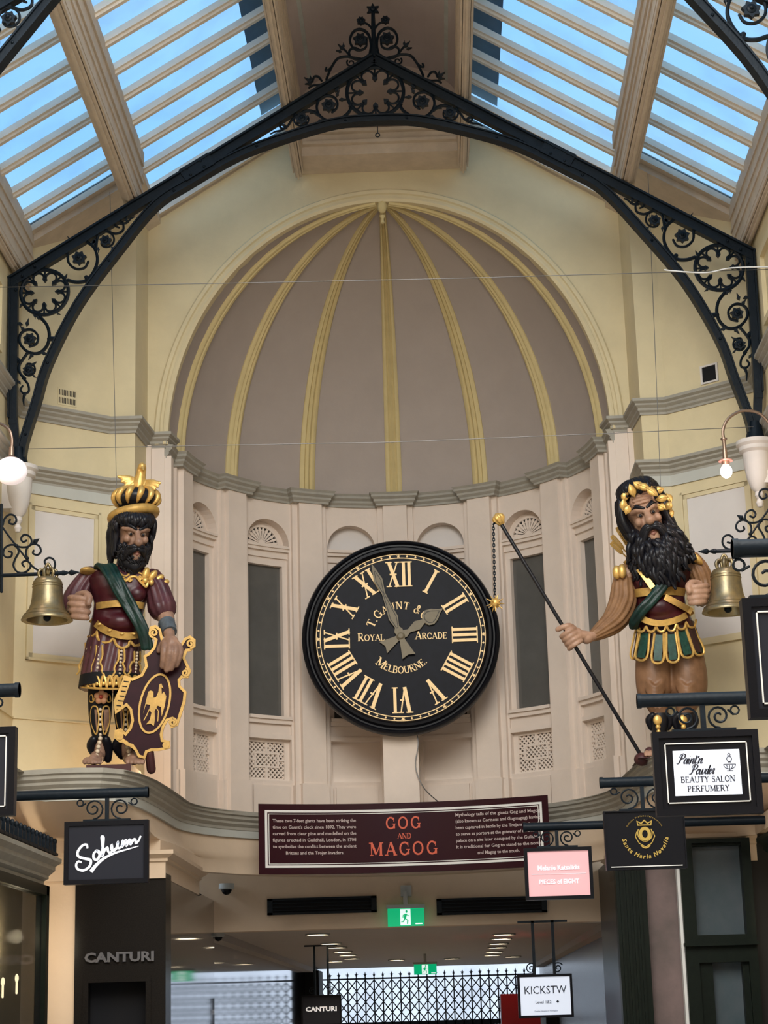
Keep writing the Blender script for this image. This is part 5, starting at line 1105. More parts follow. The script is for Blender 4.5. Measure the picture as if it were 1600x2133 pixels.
# ------------------------------------------------------------------ crowned giant (left)
G = thing('giant_statue', 'carved bearded giant with striped crown and shield, left of the clock', 'statue', g(236, 1600, 0))
Hg = .475; hf = HF(g(276, 1110, -.06), Hg, R(22), R(15), R(0), .76)
b = MB(); head_prims(b, hf, Hg)
scap(b, [(262, 1195, .04, 24), (266, 1165, .02, 22), (272, 1140, 0, 22)], n=16)
b.ball(g(250, 1235, .03), (.20, .14, .19), 18, 12); b.ball(g(240, 1330, .03), (.16, .13, .2), 18, 12); cap(b, [(245, 1260, .03, 42), (238, 1340, .03, 42)]); cap(b, [(185, 1204, .03, 20), (250, 1200, .03, 26), (322, 1212, .03, 20)])
scap(b, [(186, 1206, .03, 22), (162, 1242, .04, 19), (152, 1264, .0, 18), (158, 1268, -.16, 15), (166, 1266, -.26, 15)], n=14); fist(b, 168, 1263, -.30, 1, 44, 56)
scap(b, [(322, 1215, .02, 22), (338, 1250, .02, 18), (344, 1278, -.02, 18), (349, 1302, -.10, 16), (353, 1324, -.19, 11.5), (357, 1340, -.24, 15)], n=14)
b.ball(g(357, 1342, -.25), (.062, .035, .072), 14, 10)
for P in ([(343, 1342, -.255, 8), (342, 1355, -.285, 8), (340, 1372, -.28, 6.8), (338, 1388, -.262, 5.8)], [(354, 1345, -.27, 8), (354, 1358, -.30, 8.2), (350, 1378, -.29, 7), (347, 1396, -.265, 5.8)], [(365, 1345, -.27, 8), (366, 1358, -.295, 8), (362, 1376, -.29, 6.8), (357, 1393, -.265, 5.7)], [(373, 1345, -.25, 7), (376, 1358, -.275, 7), (373, 1372, -.275, 6), (368, 1386, -.26, 5.2)], [(346, 1334, -.23, 7), (336, 1344, -.225, 6.5), (331, 1356, -.215, 5.5)]): scap(b, P, 3, n=10)
scap(b, [(216, 1380, .03, 27), (211, 1450, -.01, 20), (210, 1490, .03, 20), (208, 1545, .02, 12), (208, 1572, .01, 12)], n=14); scap(b, [(262, 1380, .03, 27), (260, 1450, -.01, 20), (262, 1490, .03, 20), (264, 1545, .02, 12), (266, 1572, .01, 12)], n=14)
for x0, dx in ((208, -13), (266, 13)):
    cap(b, [(x0, 1580, .05, 11), (x0+dx*.5, 1577, -.06, 14), (x0+dx, 1583, -.17, 11)])
    for i in range(5): scap(b, [(x0+dx+(i-2)*7, 1582, -.17, 5.5), (x0+dx*1.2+(i-2)*8, 1585, -.215+abs(i-2)*.008, 5.2), (x0+dx*1.2+(i-2)*8, 1589, -.24+abs(i-2)*.01, 4.2)], 2, n=8)
blobobj('body', b, 'skin', G, .0065, 4)
face_extras(hf, Hg, G, None)
# tunic
tun = Shell([(1184, 222, 296, .03, .10), (1192, 192, 322, .03, .13), (1206, 182, 330, .03, .155), (1232, 190, 320, .03, .185), (1256, 197, 304, .03, .18), (1275, 195, 298, .02, .18), (1298, 190, 294, .01, .20), (1318, 187, 294, .02, .19), (1340, 184, 294, .03, .185)])
b = MB(); tun.mesh(b); b.ball(tun.pt(243, 1238, -.05), (.09, .06, .07), 14, 10); b.ball(tun.pt(283, 1238, -.05), (.08, .06, .07), 14, 10); b.ball(g(247, 1298, -.10), (.15, .11, .085), 16, 10)
blobobj('tunic', b, 'maroon', G, .010, 6)
sk = Shell([(1312, 188, 294, .03, .185), (1345, 181, 293, .03, .20), (1380, 175, 291, .03, .215), (1412, 170, 288, .03, .225), (1434, 167, 286, .03, .23)], 2.2)
b = MB(); sk.mesh(b, n=120, fold=(20, .035, .03, 30)); b.build('skirt', 'purple', G, smooth=80)
b = MB(); sk.mesh(b, y0=1409, y1=1433, grow=.010); bb_ = b.build('skirt_border', 'blackmatt', G, smooth=50)
b = MB(); sk.rope(b, [(172, 1431), (200, 1434), (230, 1435), (260, 1435), (285, 1433)], 2.4, off=.014); sk.rope(b, [(174, 1410), (200, 1411), (230, 1412), (260, 1412), (285, 1411)], 1.6, off=.012)
for i in range(9): 
    x = 176+i*13.2; b.ball(sk.pt(x, 1424, .018), (.016, .01, .016), 8, 6)
    sk.rope(b, [(x-6, 1430), (x-4, 1416), (x, 1408), (x+4, 1416), (x+7, 1430)], 3.0, off=.016, k=3)
b.build('border_tracery', 'gold', bb_, smooth=50)
for (x0, y0), (x1, y1) in (((207, 1345), (202, 1406)), ((253, 1354), (249, 1408)), ((184, 1340), (176, 1404)), ((286, 1358), (282, 1405))):
    b = MB(); 
    for s_ in (-1, 1): sk.rope(b, [(x0+s_*6, y0), (x0+s_*6.5, y0+20), (x1+s_*7, y1-26), (x1+s_*11, y1-16), (x1+s_*10, y1-8), (x1+s_*15, y1)], 2.2, off=.014)
    so = b.build('skirt_strap', 'gold', G)
    b = MB()
    for i in range(7): t = (i+.3)/7; b.ball(sk.pt(x0+(x1-x0)*t, y0+(y1-y0)*t, .014), .0115 if i < 6 else .008, 8, 6)
    b.build('beads', 'pearl', so, smooth=180)
b = MB(); tun.rope(b, [(202, 1316), (204, 1330), (215, 1338), (229, 1337), (236, 1330), (243, 1344), (255, 1350), (267, 1345), (271, 1336), (280, 1345), (293, 1342)], 3.0, off=.018); tun.rope(b, [(202, 1318), (195, 1324), (184, 1326)], 3, off=.018); b.build('scalloped_hem', 'gold', G)
b = MB(); tun.band(b, [(190, 1289), (205, 1303), (222, 1314), (245, 1322), (268, 1325), (287, 1322)], 15, off=.028); bo_ = b.build('hip_belt', 'goldpaint', G, smooth=40)
b = MB()
for x, y in ((207, 1300), (228, 1313), (254, 1320), (278, 1320)): b.ball(tun.pt(x, y, .042), (.018, .01, .011), 10, 6)
b.build('studs', 'gold', bo_)
b = MB(); tun.band(b, [(199, 1263), (215, 1260), (245, 1257), (275, 1258), (300, 1262)], 14, off=.035); b.build('chest_band', 'goldpaint', G, smooth=40)
b = MB()
for k in range(5):
    o_ = (k-2)*7.0; w = lambda s_: o_*s_
    P = [(213+o_*1.0, 1186-abs(o_)*.3, -.03+.0), (222+o_*1.1, 1178, -.08), (236+o_, 1200, -.185), (252+o_*.95, 1232, -.215), (270+o_*.8, 1262, -.21), (288+o_*.75, 1292, -.215), (300+o_*.7, 1320, -.20), (306+o_*.6, 1350, -.18)]
    q = spline([g(*p) for p in P], 5); n = len(q); b.tube(q, [(4.9+1.0*sin(k*2+i*.35))*PX for i in range(n)], n=8)
q = spline([g(*p) for p in ((222, 1186, -.07), (240, 1210, -.18), (268, 1258, -.195), (292, 1300, -.195), (303, 1345, -.17))], 5); b.tube(q, [9*PX]*len(q), n=12, sq=.4)
blobobj('sash', b, 'sash', G, .005, 1)
# collar and shoulder pieces
b = MB(); tun.rope(b, [(238, 1178), (241, 1190), (250, 1203), (262, 1210), (272, 1202), (284, 1202), (293, 1212), (304, 1222), (308, 1212)], 3.0, off=.015); tun.rope(b, [(244, 1186), (252, 1196), (262, 1200), (272, 1194), (284, 1192), (298, 1197), (306, 1206)], 2.2, off=.014)
for x, y in ((258, 1206), (270, 1207), (292, 1203)): b.tube([tun.pt(x+5*(1-.06*i)*cos(i*.7), y+5*(1-.06*i)*sin(i*.7), .02) for i in range(14)], 1.6*PX, n=6)
b.build('collar', 'gold', G)
b = MB(); b.ball(g(183, 1191, -.02), (.062, .11, .032), 16, 10); b.build('shoulder_cap', 'goldpaint', G, smooth=180)
b = MB()
for x, y, a in ((303, 1192, .5), (316, 1196, .9), (328, 1203, 1.1), (338, 1212, 1.3)):
    Rr = Matrix.Rotation(a-.2, 3, 'Y'); b.ball(g(x, y+5, -.10+(x-303)*.003), (.03, .035, .062), 12, 8, Rm=Rr); b.ball(g(x-1, y+17, -.125+(x-303)*.003), (.022, .02, .026), 10, 6)
b.build('shoulder_petals', 'gold', G, smooth=180)
# sleeves
b = MB(); q = spline([g(188, 1200, .03), g(172, 1222, .02), g(160, 1244, .0), g(155, 1262, -.02)], 5); n = len(q); b.tube(q, [(21+8*i/n)*PX for i in range(n)], n=48, fold=(11, .07, 2)); b.build('sleeve', 'purple', G, smooth=70)
b = MB(); q = spline([g(318, 1206, .02), g(328, 1228, .01), g(334, 1250, -.0), g(338, 1266, -.01)], 5); n = len(q); b.tube(q, [(22+8*i/n)*PX for i in range(n)], n=48, fold=(11, .07, 2)); b.build('sleeve', 'purple', G, smooth=70)
b = MB(); q = [g(347, 1298, -.10), g(350, 1306, -.13), g(353, 1317, -.165)]; b.tube(q, [18*PX, 16.5*PX, 16*PX], n=18, cap='flat'); b.tube([g(351+15*cos(a), 1309-5+6*sin(a)+ (2 if sin(a) > 0 else 0), -.14-.05*sin(a)) for a in [2*pi*i/20 for i in range(20)]], 2*PX, n=6, closed=True); b.build('cuff', 'cuff', G, smooth=50)
# crown
cr = MB(); cr.ball(g(284, 1040, -.04), (.172, .17, .092), 28, 16); cro = cr.build('crown', 'hairblack', G, smooth=180)
b = MB(); ct = g(278, 1073, -.045); n = 40
b.tube([ct+Vector((.165*cos(2*pi*i/n), .165*sin(2*pi*i/n), .030*cos(2*pi*i/n))) for i in range(n)], [.040]*n, n=14, closed=True); b.build('crown_brim', 'goldpaint', cro, smooth=180)
cc2 = g(284, 1040, -.04)
for k in range(12):
    b = MB(); a = 2*pi*k/12+.2; P = []
    for i in range(7):
        e = R(-38+108*i/6); aa = a+.35*i/6; P.append(cc2+Vector((.176*cos(e)*cos(aa), .174*cos(e)*sin(aa), .094*sin(e))))
    b.tube(spline(P, 3), [.006+.021*sin(pi*min(1, (i+.5)/19)) for i in range(19)], n=8); b.build('crown_lobe', 'gold', cro, smooth=180)
b = MB(); scap(b, [(289, 1021, -.05, 15), (290, 1006, -.06, 14), (293, 990, -.06, 11), (295, 978, -.07, 10), (296, 972, -.09, 9)], n=12); cap(b, [(297, 975, -.11, 5), (299, 979, -.15, 2)])
for s_, P0, tips in ((-1, (284, 1004, -.05), ((247, 993), (254, 1003), (261, 1011), (270, 1016), (262, 1004), (256, 997))), (1, (300, 1008, -.05), ((333, 1006), (329, 1013), (322, 1019), (314, 1023)))):
    for x, y in tips: scap(b, [(*P0, 9), ((P0[0]+x)/2, (P0[1]+y)/2-1, -.08, 8.5), (x, y, -.10, 3.5)], 4, n=8, sq=.7)
blobobj('crown_eagle', b, 'gold', cro, .0055, 2)
# hair and beard
b = MB(); random.seed(4)
for i in range(20):
    t = R(-78+156*i/19); lock(b, hf, [(.36*sin(t), .02-.36*cos(t), .30), (.40*sin(t), .0-.40*cos(t), .22), (.39*sin(t)+.02*sin(i), .0-.40*cos(t), .14-.025*cos(i*2.3))], .055, .01, i)
for s_ in (-1, 1):
    for i in range(16):
        x = s_*(.34+.06*random.random()); y = -.12+.36*i/15; lock(b, hf, [(x, y, .25), (x+s_*.04, y, .1), (x+s_*.02, y+.02, -.02), (x+s_*.02, y+.02, (-.30-.10*random.random()-(.15 if y > .05 else 0)) if s_ < 0 or y > .1 else -.10-.05*random.random())], .05, .015, i)
for i in range(14):
    t = R(100+160*i/13); lock(b, hf, [(.38*sin(t), .08-.40*cos(t), .2), (.44*sin(t), .08-.45*cos(t), -.1), (.42*sin(t), .08-.44*cos(t), -.42)], .07, .015, i)
b.ball(hf(Vector((0, .15, .18))), (.38*Hg, .42*Hg, .34*Hg), 18, 12, Rm=hf.R); b.build('hair', 'hairblack', G, smooth=180)
b = MB(); b.tube([hf(Vector(p)) for p in ((-.28, .0, -.12), (-.24, -.14, -.34), (-.11, -.25, -.50), (0, -.28, -.54), (.11, -.25, -.50), (.24, -.14, -.34), (.28, 0, -.12))], [.05*Hg, .08*Hg, .11*Hg, .12*Hg, .11*Hg, .08*Hg, .05*Hg], n=12)
random.seed(9)
for i in range(110):
    t = R(-88+176*random.random()); z = -.20-.47*random.random()
    if abs(t) < R(30) and z > -.38: z = -.39-.26*random.random()
    k = 1-.35*max(0, (-z-.35)/.3); curl(b, hf, (.325*k*sin(t), -.05-.36*k*cos(t), z), .044, .023, i)
b.build('beard', 'hairblack', G, smooth=180)
b = MB()
for s_ in (-1, 1):
    for j in range(5): lock(b, hf, [(s_*.01, -.47, -.195-.012*j), (s_*.10, -.45, -.215-.018*j), (s_*.18, -.37, -.26-.025*j), (s_*.24, -.28, -.33-.03*j)], .038, .008, j)
b.build('moustache', 'hairblack', G, smooth=180)
# greaves and sandals
for x0, lab in ((209, 0), (262, 1)):
    b = MB(); gv = Shell([(1434, x0-25, x0+24, .0, .095), (1452, x0-26, x0+25, 0, .10), (1490, x0-24, x0+23, .02, .095), (1525, x0-19, x0+18, .02, .08), (1540, x0-15, x0+15, .02, .07)], 2.1)
    gv.mesh(b); go = b.build('greave', 'blackmatt', G, smooth=60)
    for s_ in (-1, 1):
        b = MB(); P = [(x0+s_*5, 1480), (x0+s_*8, 1472), (x0+s_*17, 1473), (x0+s_*20, 1490), (x0+s_*17, 1512), (x0+s_*9, 1530), (x0+s_*5, 1515), (x0+s_*3, 1495), (x0+s_*5, 1480)]; gv.rope(b, P, 1.7, off=.006); b.build('gold_loop', 'gold', go)
        b = MB(); gv.band(b, [(x0+s_*12, 1478), (x0+s_*13, 1495), (x0+s_*12, 1512), (x0+s_*10, 1522)], 11, off=.002, th=.006); b.build('skin_panel', 'skin', go, smooth=60)
    b = MB()
    for i in range(7): b.ball(gv.pt(x0, 1478+i*10.5, .006), .0125, 10, 6)
    b.build('beads', 'pearl', go, smooth=180)
    b = MB(); c0 = gv.pt(x0+2, 1452, .01)
    for i in range(5): a = 2*pi*i/5+.3; b.ball(c0+Vector((.032*cos(a), 0, .032*sin(a))), (.026, .014, .026), 10, 6)
    kn = b.build('knee_rosette', 'rosetteo', go, smooth=180); b = MB(); b.ball(c0-Vector((0, .012, 0)), .016, 10, 8); b.build('boss', 'red', kn)
    b = MB(); 
    for s_ in (-1, 1): b.tube([gv.pt(x0+s_*18+6*cos(i*.6)*(1-.05*i), 1455+8*sin(i*.6), .008) for i in range(12)], 1.6*PX, n=6)
    b.build('gold_scrolls', 'gold', go)
    b = MB(); scap(b, [(x0-14, 1541, -.02, 9), (x0-18, 1555, .02, 11), (x0-8, 1572, .06, 10)], n=10); scap(b, [(x0+12, 1541, -.02, 9), (x0+16, 1558, .03, 11), (x0+16, 1580, .06, 9)], n=10); b.build('boot_cuff', 'hairblack', G, smooth=180)
    b = MB(); dx = -10 if x0 < 230 else 10
    for i in range(5): b.ball(g(x0+dx*i*.2-0, 1538+i*9, -.085-i*.016), (.017, .012, .017), 10, 6)
    b.build('sandal_strap', 'pearl', G, smooth=180)
p_ = MB(); pa_, pb_ = g(180, 1592, -.26), g(294, 1592, .22); p_.b(pa_.x, pb_.x, YS-.27, YS+.22, 3.42, g(240, 1592, -.27).z); p_.build('plinth', 'plinthm', G)
# ------------------------------------------------------------------ shield
SD = lambda px: -.19+(px-330)*.0006
def sp(px, py, t): q = at(px, py, YS+SD(px)); q.y += t; return q
sh = thing('shield', 'dark maroon shield with gold eagle oval and scrolled gold rim held by the crowned giant', 'shield', sp(300, 1600, .03))
out = [(312, 1318), (315, 1308), (324, 1305), (333, 1312), (337, 1330), (341, 1346), (352, 1352), (368, 1352), (378, 1345), (386, 1332), (396, 1327), (405, 1334), (405, 1346), (397, 1354), (388, 1355), (383, 1371), (390, 1386), (396, 1398), (391, 1410), (379, 1410), (373, 1417), (374, 1430), (386, 1442), (384, 1461), (375, 1490), (369, 1510), (358, 1514), (354, 1505), (358, 1496), (348, 1500), (340, 1514), (336, 1530), (338, 1543), (351, 1546), (352, 1557), (341, 1560), (330, 1562), (316, 1562), (305, 1566), (301, 1578), (290, 1575), (282, 1560), (270, 1552), (262, 1545), (250, 1544), (241, 1536), (242, 1524), (252, 1520), (262, 1530), (272, 1518), (277, 1501), (273, 1478), (264, 1468), (250, 1478), (242, 1484), (240, 1462), (251, 1436), (261, 1410), (276, 1416), (296, 1407), (306, 1388), (302, 1368), (312, 1362), (322, 1350), (326, 1333), (318, 1328)]
F5 = lambda a, b_, t: sp(a, b_, t)
b = MB(); b.prism(out, F5, 0, .035); b.build('board', mat('very dark maroon paint', (.03, .006, .010), .35, var=.3, vs=10, spec=.1), sh)
b = MB(); ribbon(b, out+[out[0]], 5.5, F5, -.012, .0); b.build('rim', 'goldpaint', sh)
def spi(c, r, turns, a0, sgn=1): return [(c[0]+r*(1-.8*i/24)*cos(a0+sgn*turns*2*pi*i/24), c[1]+r*(1-.8*i/24)*sin(a0+sgn*turns*2*pi*i/24)) for i in range(25)]
b = MB()
for c, r, a0, sg in (((321, 1319), 10, 1.6, 1), ((397, 1342), 9.5, 1.6, -1), ((387, 1402), 9, -1.6, 1), ((361, 1505), 8.5, -1.6, 1)): ribbon(b, spi(c, r, 1.5, a0, sg), 4, F5, -.02, 0)
b.prism(_c(250, 1533, 8, 9, 0, 350, 16), F5, -.018, 0); b.prism(_c(346, 1553, 7, 7, 0, 350, 14), F5, -.018, 0); ribbon(b, [(255, 1540), (264, 1550), (276, 1553), (283, 1562)], 6, F5, -.014, 0)
b.build('rim_scrolls', 'goldpaint', sh)
b = MB(); ribbon(b, [(268, 1412), (259, 1438), (250, 1462), (250, 1478)], 14, F5, -.014, -.001); ribbon(b, [(386, 1443), (384, 1462), (374, 1494)], 6, F5, -.014, -.001); bo_ = b.build('striped_edge', 'goldpaint', sh)
b = MB()
for i in range(6): y = 1420+i*10; x = 265-(y-1412)*.3; ribbon(b, [(x-4, y), (x+6, y+1)], 2, F5, -.018, -.01)
b.build('stripes', 'blackmatt', bo_)
ta = R(11); ov = lambda a, rx, ry: (322.5+rx*cos(a)*cos(ta)-ry*sin(a)*sin(ta)*-1*-1, 1466+ry*sin(a)*cos(ta)-rx*cos(a)*sin(ta)*1)
ov = lambda a, rx, ry: (322.5+rx*cos(a)*cos(ta)-ry*sin(a)*sin(ta), 1466+rx*cos(a)*sin(ta)*-0+ry*sin(a)*cos(ta)-rx*cos(a)*sin(ta)*-1*0)
b = MB(); ribbon(b, [ov(2*pi*i/48, 31, 62) for i in range(49)], 4.2, F5, -.012, -.001); b.build('oval_ring', 'goldpaint', sh)
eg = [(1060, 840), (1085, 825), (1115, 890), (1088, 875), (1092, 960), (1120, 930), (1150, 990), (1130, 1110), (1090, 1250), (1085, 1130), (1040, 1110), (1000, 1180), (1005, 1290), (990, 1370), (950, 1340), (890, 1350), (940, 1290), (960, 1200), (930, 1160), (945, 1100), (890, 1090), (850, 1220), (890, 1050), (920, 930), (950, 915), (985, 930), (985, 1010), (1020, 1000), (1050, 930)]
b = MB(); b.prism([(160+x/6.154, 1290+y/6.154) for x, y in eg], F5, -.012, -.001); ribbon(b, [(160+x/6.154, 1290+y/6.154) for x, y in ((930, 1160), (900, 1230), (860, 1300))], 2, F5, -.01, 0); ribbon(b, [(160+x/6.154, 1290+y/6.154) for x, y in ((1020, 1140), (1050, 1180), (1040, 1310))], 2, F5, -.01, 0); b.build('eagle', 'goldpaint', sh)
b = MB(); b.tube([sp(310, 1568, .03), sp(312, 1600, .08)], .035, n=10); b.build('shield_foot', 'plinthm', sh)
# ------------------------------------------------------------------ wreathed giant (right)
G2 = thing('giant_statue', 'carved giant with long black beard and gold leaf wreath, right of the clock', 'statue', g(1405, 1590, 0))
Hm = .53; hm = HF(g(1344, 1076, -.06), Hm, R(-4), R(4), R(-14), .72)
b = MB(); head_prims(b, hm, Hm)
for i in range(3): b.tube([hm(Vector(p)) for p in ((-.2, -.33, .16+i*.05), (0, -.375, .15+i*.05), (.2, -.33, .16+i*.05))], [.012*Hm]*3, n=6)
scap(b, [(1372, 1195, .04, 25), (1362, 1160, .02, 24), (1352, 1130, 0, 24)], n=16)
b.ball(g(1375, 1225, .03), (.19, .14, .18), 18, 12); b.ball(g(1385, 1320, .03), (.18, .14, .2), 18, 12); cap(b, [(1372, 1250, .03, 42), (1385, 1340, .03, 44)]); cap(b, [(1300, 1198, .03, 20), (1372, 1190, .03, 26), (1444, 1175, .03, 20)])
scap(b, [(1297, 1200, .02, 20), (1299, 1250, .0, 19), (1278, 1292, -.08, 17), (1240, 1322, -.18, 10), (1222, 1330, -.22, 12)], n=14)
scap(b, [(1446, 1178, .02, 20), (1462, 1215, .04, 19), (1464, 1240, -.02, 17), (1458, 1242, -.18, 14), (1454, 1238, -.26, 14)], n=14); fist(b, 1452, 1236, -.30, 1, 42, 46, -1)
# hand round the staff
sT, sB = g(1043, 1090, -.34), g(1337, 1576, -.16)
sdir = (sB-sT).normalized(); sc = sT+(sB-sT)*((1334-1090)/486.)
px_ = Vector((1, 0, 0)); side_ = (px_-sdir*px_.dot(sdir)).normalized(); fr_ = Vector((0, -1, 0)); fr_ = (fr_-sdir*fr_.dot(sdir)).normalized()
hp = lambda a, b_, c: sc+side_*a+fr_*b_+sdir*c
b.ball(hp(.055, .0, 0), (.05, .05, .062), 14, 10); b.tube([hp(.06, 0, 0), g(1232, 1326, -.2)], [.045, .038], n=12)
for i in range(4):
    c_ = -.055+.036*i; b.tube(spline([hp(.055, .035, c_), hp(.025, .062, c_), hp(-.02, .062, c_+.002), hp(-.048, .03, c_+.004), hp(-.045, -.01, c_+.004), hp(-.02, -.035, c_+.002)], 3), .0205-.001*i, n=10)
b.tube(spline([hp(.06, .0, -.06), hp(.035, .045, -.088), hp(-.01, .055, -.105), hp(-.05, .035, -.11)], 3), [.026]*5+[.022]*5, n=10) if True else None
scap(b, [(1362, 1340, .03, 30), (1368, 1440, -.01, 24), (1372, 1480, .02, 19), (1374, 1530, .02, 12), (1374, 1550, .01, 12)], n=14); scap(b, [(1425, 1340, .03, 30), (1430, 1440, .0, 24), (1428, 1480, .02, 19), (1426, 1530, .02, 12), (1426, 1550, .01, 12)], n=14)
for x0, dx in ((1374, -10), (1426, 12)):
    cap(b, [(x0, 1566, .05, 11), (x0+dx*.5, 1562, -.06, 13), (x0+dx, 1567, -.17, 11)])
    for i in range(5): scap(b, [(x0+dx+(i-2)*7, 1567, -.17, 5.5), (x0+dx*1.2+(i-2)*8, 1569, -.215, 5.2), (x0+dx*1.2+(i-2)*8, 1573, -.24, 4.2)], 2, n=8)
blobobj('body', b, 'skinlt', G2, .0065, 4)
face_extras(hm, Hm, G2, None)
tun2 = Shell([(1172, 1340, 1412, .03, .10), (1182, 1308, 1438, .03, .13), (1196, 1306, 1440, .03, .155), (1225, 1318, 1432, .03, .175), (1245, 1324, 1426, .03, .17), (1270, 1326, 1430, .01, .20), (1292, 1324, 1440, .01, .20), (1314, 1322, 1448, .02, .19)])
b = MB(); tun2.mesh(b); b.ball(g(1376, 1266, -.12), (.15, .11, .095), 18, 12); b.ball(tun2.pt(1345, 1212, -.045), (.08, .06, .07), 12, 8); b.ball(tun2.pt(1400, 1212, -.045), (.08, .06, .07), 12, 8)
blobobj('tunic', b, 'maroon', G2, .010, 6)
b = MB(); tun2.band(b, [(1322, 1236), (1345, 1233), (1375, 1231), (1405, 1231), (1428, 1234)], 17, off=.02); b.build('chest_band', 'goldpaint', G2, smooth=40)
b = MB(); tun2.band(b, [(1330, 1184), (1345, 1203), (1360, 1224)], 12, off=.085); tun2.band(b, [(1385, 1243), (1405, 1253), (1425, 1264), (1442, 1274)], 13, off=.075); b.build('cross_strap', 'gold', G2, smooth=40)
b = MB(); tun2.band(b, [(1328, 1280), (1345, 1292), (1372, 1298), (1400, 1294), (1425, 1284), (1443, 1272)], 13, off=.045); b.build('hip_belt', 'gold', G2, smooth=40)
b = MB(); P = []
for i in range(6):
    x0 = 1325+i*21; y0 = 1305-(max(0, i-2.5))*3.5
    P += [(x0, y0), (x0+4, y0+8), (x0+10.5, y0+11), (x0+17, y0+8)]
P.append((1450, 1292)); tun2.rope(b, P, 2.6, off=.04, k=3); b.build('scalloped_hem', 'gold', G2)
uk = Shell([(1300, 1328, 1446, .03, .19), (1335, 1324, 1456, .03, .205), (1368, 1318, 1466, .03, .22)], 2.3)
b = MB(); uk.mesh(b, n=80, fold=(20, .02, 0, 20)); b.build('underskirt', mat('dark brown underskirt paint', (.05, .02, .018), .5, var=.3, vs=9), G2, smooth=60)
for (x0, y0), (x1, y1), hw in (((1328, 1312), (1318, 1362), 5), ((1344, 1318), (1336, 1366), 13), ((1373, 1322), (1370, 1372), 13), ((1398, 1321), (1402, 1370), 13), ((1420, 1314), (1432, 1360), 13), ((1437, 1306), (1457, 1355), 11)):
    f = lambda u, v: (x0+(x1-x0)*v+u, y0+(y1-y0)*v)
    U = [f(-hw*.72, -.05), f(-hw*.85, .4), f(-hw, .85)]+[(x1+hw*cos(t), y1-2+12*sin(t)) for t in [pi-pi*i/6 for i in range(1, 6)]]+[f(hw, .85), f(hw*.85, .4), f(hw*.72, -.05)]
    b = MB(); uk.rope(b, U, 2.5, off=.030, k=3); so = b.build('skirt_strap', 'gold', G2)
    if hw > 6:
        b = MB(); uk.band(b, [f(0, 0), f(0, .5), f(0, 1.08)], hw*1.25, off=.024, th=.006); b.build('green_panel', 'greenpanel', so, smooth=50)
b = MB()
for k in range(5):
    o_ = (k-2)*5.5; P = [(1402+o_, 1176, -.10), (1394+o_, 1196, -.19), (1378+o_*.9, 1222, -.225), (1356+o_*.85, 1250, -.235), (1336+o_*.8, 1274, -.22), (1322+o_*.7, 1296, -.17), (1320+o_*.5, 1306, -.12)]
    q = spline([g(*p) for p in P], 5); b.tube(q, [(5.2+1.1*sin(k*2+i*.4))*PX for i in range(len(q))], n=8)
blobobj('sash', b, 'sash', G2, .006, 2)
def fold_sleeve(P, rr, name, m_, root, seed=0, nf=13, amp=.075):
    q = spline([g(*p) for p in P], 6); n = len(q); r2 = spline([Vector((r, 0)) for r in rr], 6)
    mb = MB(); mb.tube(q, [r.x*PX for r in r2], n=56, fold=(nf, amp, 3.)); return mb.build(name, m_, root, smooth=75)
fold_sleeve([(1300, 1192, .03), (1299, 1225, .02), (1297, 1258, -.01), (1280, 1292, -.08), (1255, 1312, -.14), (1236, 1324, -.18)], (18, 25, 28, 25, 18, 12), 'sleeve', 'tan', G2)
fold_sleeve([(1444, 1166, .02), (1456, 1190, .02), (1464, 1216, .03), (1462, 1240, .0), (1458, 1244, -.12)], (17, 22, 22, 22, 18), 'sleeve', 'tan', G2)
b = MB()
for x, y in ((1285, 1192), (1296, 1190)): b.ball(g(x, y, -.06-(x-1285)*.002), (.034, .03, .055), 12, 8)
b.build('shoulder_petals', 'gold', G2, smooth=180)
b = MB()
for x, y, a in ((1442, 1158, .5), (1452, 1164, .7)): b.ball(g(x, y, -.07), (.026, .035, .06), 12, 8, Rm=Matrix.Rotation(-a, 3, 'Y'))
b.build('shoulder_petals', 'gold', G2, smooth=180)
# breeches
b = MB(); scap(b, [(1360, 1350, .03, 34), (1362, 1400, .02, 38), (1364, 1440, .02, 36), (1370, 1466, .02, 25), (1373, 1480, .02, 20)], n=24); scap(b, [(1428, 1350, .03, 34), (1432, 1400, .02, 40), (1434, 1440, .02, 38), (1430, 1466, .02, 26), (1428, 1480, .02, 20)], n=24)
cap(b, [(1365, 1350, .03, 36), (1425, 1350, .03, 38)]); 
for i in range(4):
    for x0, w_ in ((1365, 26), (1432, 28)): scap(b, [(x0-w_, 1392+i*5, -.02, 3.5), (x0-w_*.6, 1418+i*7, -.10, 4.5), (x0, 1432+i*8, -.14, 5), (x0+w_*.6, 1418+i*7, -.10, 4.5), (x0+w_, 1392+i*5, -.02, 3.5)], 4, n=8)
blobobj('breeches', b, 'brownp', G2, .009, 3)
for x0 in (1374, 1427):
    b = MB(); sh2 = Shell([(1488, x0-20, x0+20, .02, .085), (1510, x0-19, x0+19, .02, .085), (1530, x0-15, x0+15, .02, .07), (1548, x0-15, x0+15, .02, .07)]); sh2.mesh(b); bt = b.build('boot', 'hairblack', G2, smooth=60)
    b = MB(); b.ball(sh2.pt(x0-4, 1500, .005), (.034, .016, .04), 12, 8); b.ball(sh2.pt(x0-3, 1514, .005), (.02, .014, .02), 10, 6); b.ball(sh2.pt(x0-2, 1524, .005), (.016, .014, .02), 10, 6); b.build('boot_ornament', 'gold', bt, smooth=180)
    b = MB(); 
    for s_ in (-1, 1): scap(b, [(x0+s_*14, 1490, -.02, 7), (x0+s_*22, 1500, 0, 8), (x0+s_*17, 1515, .02, 7)], n=8)
    b.build('boot_flap', 'hairblack', bt, smooth=180)
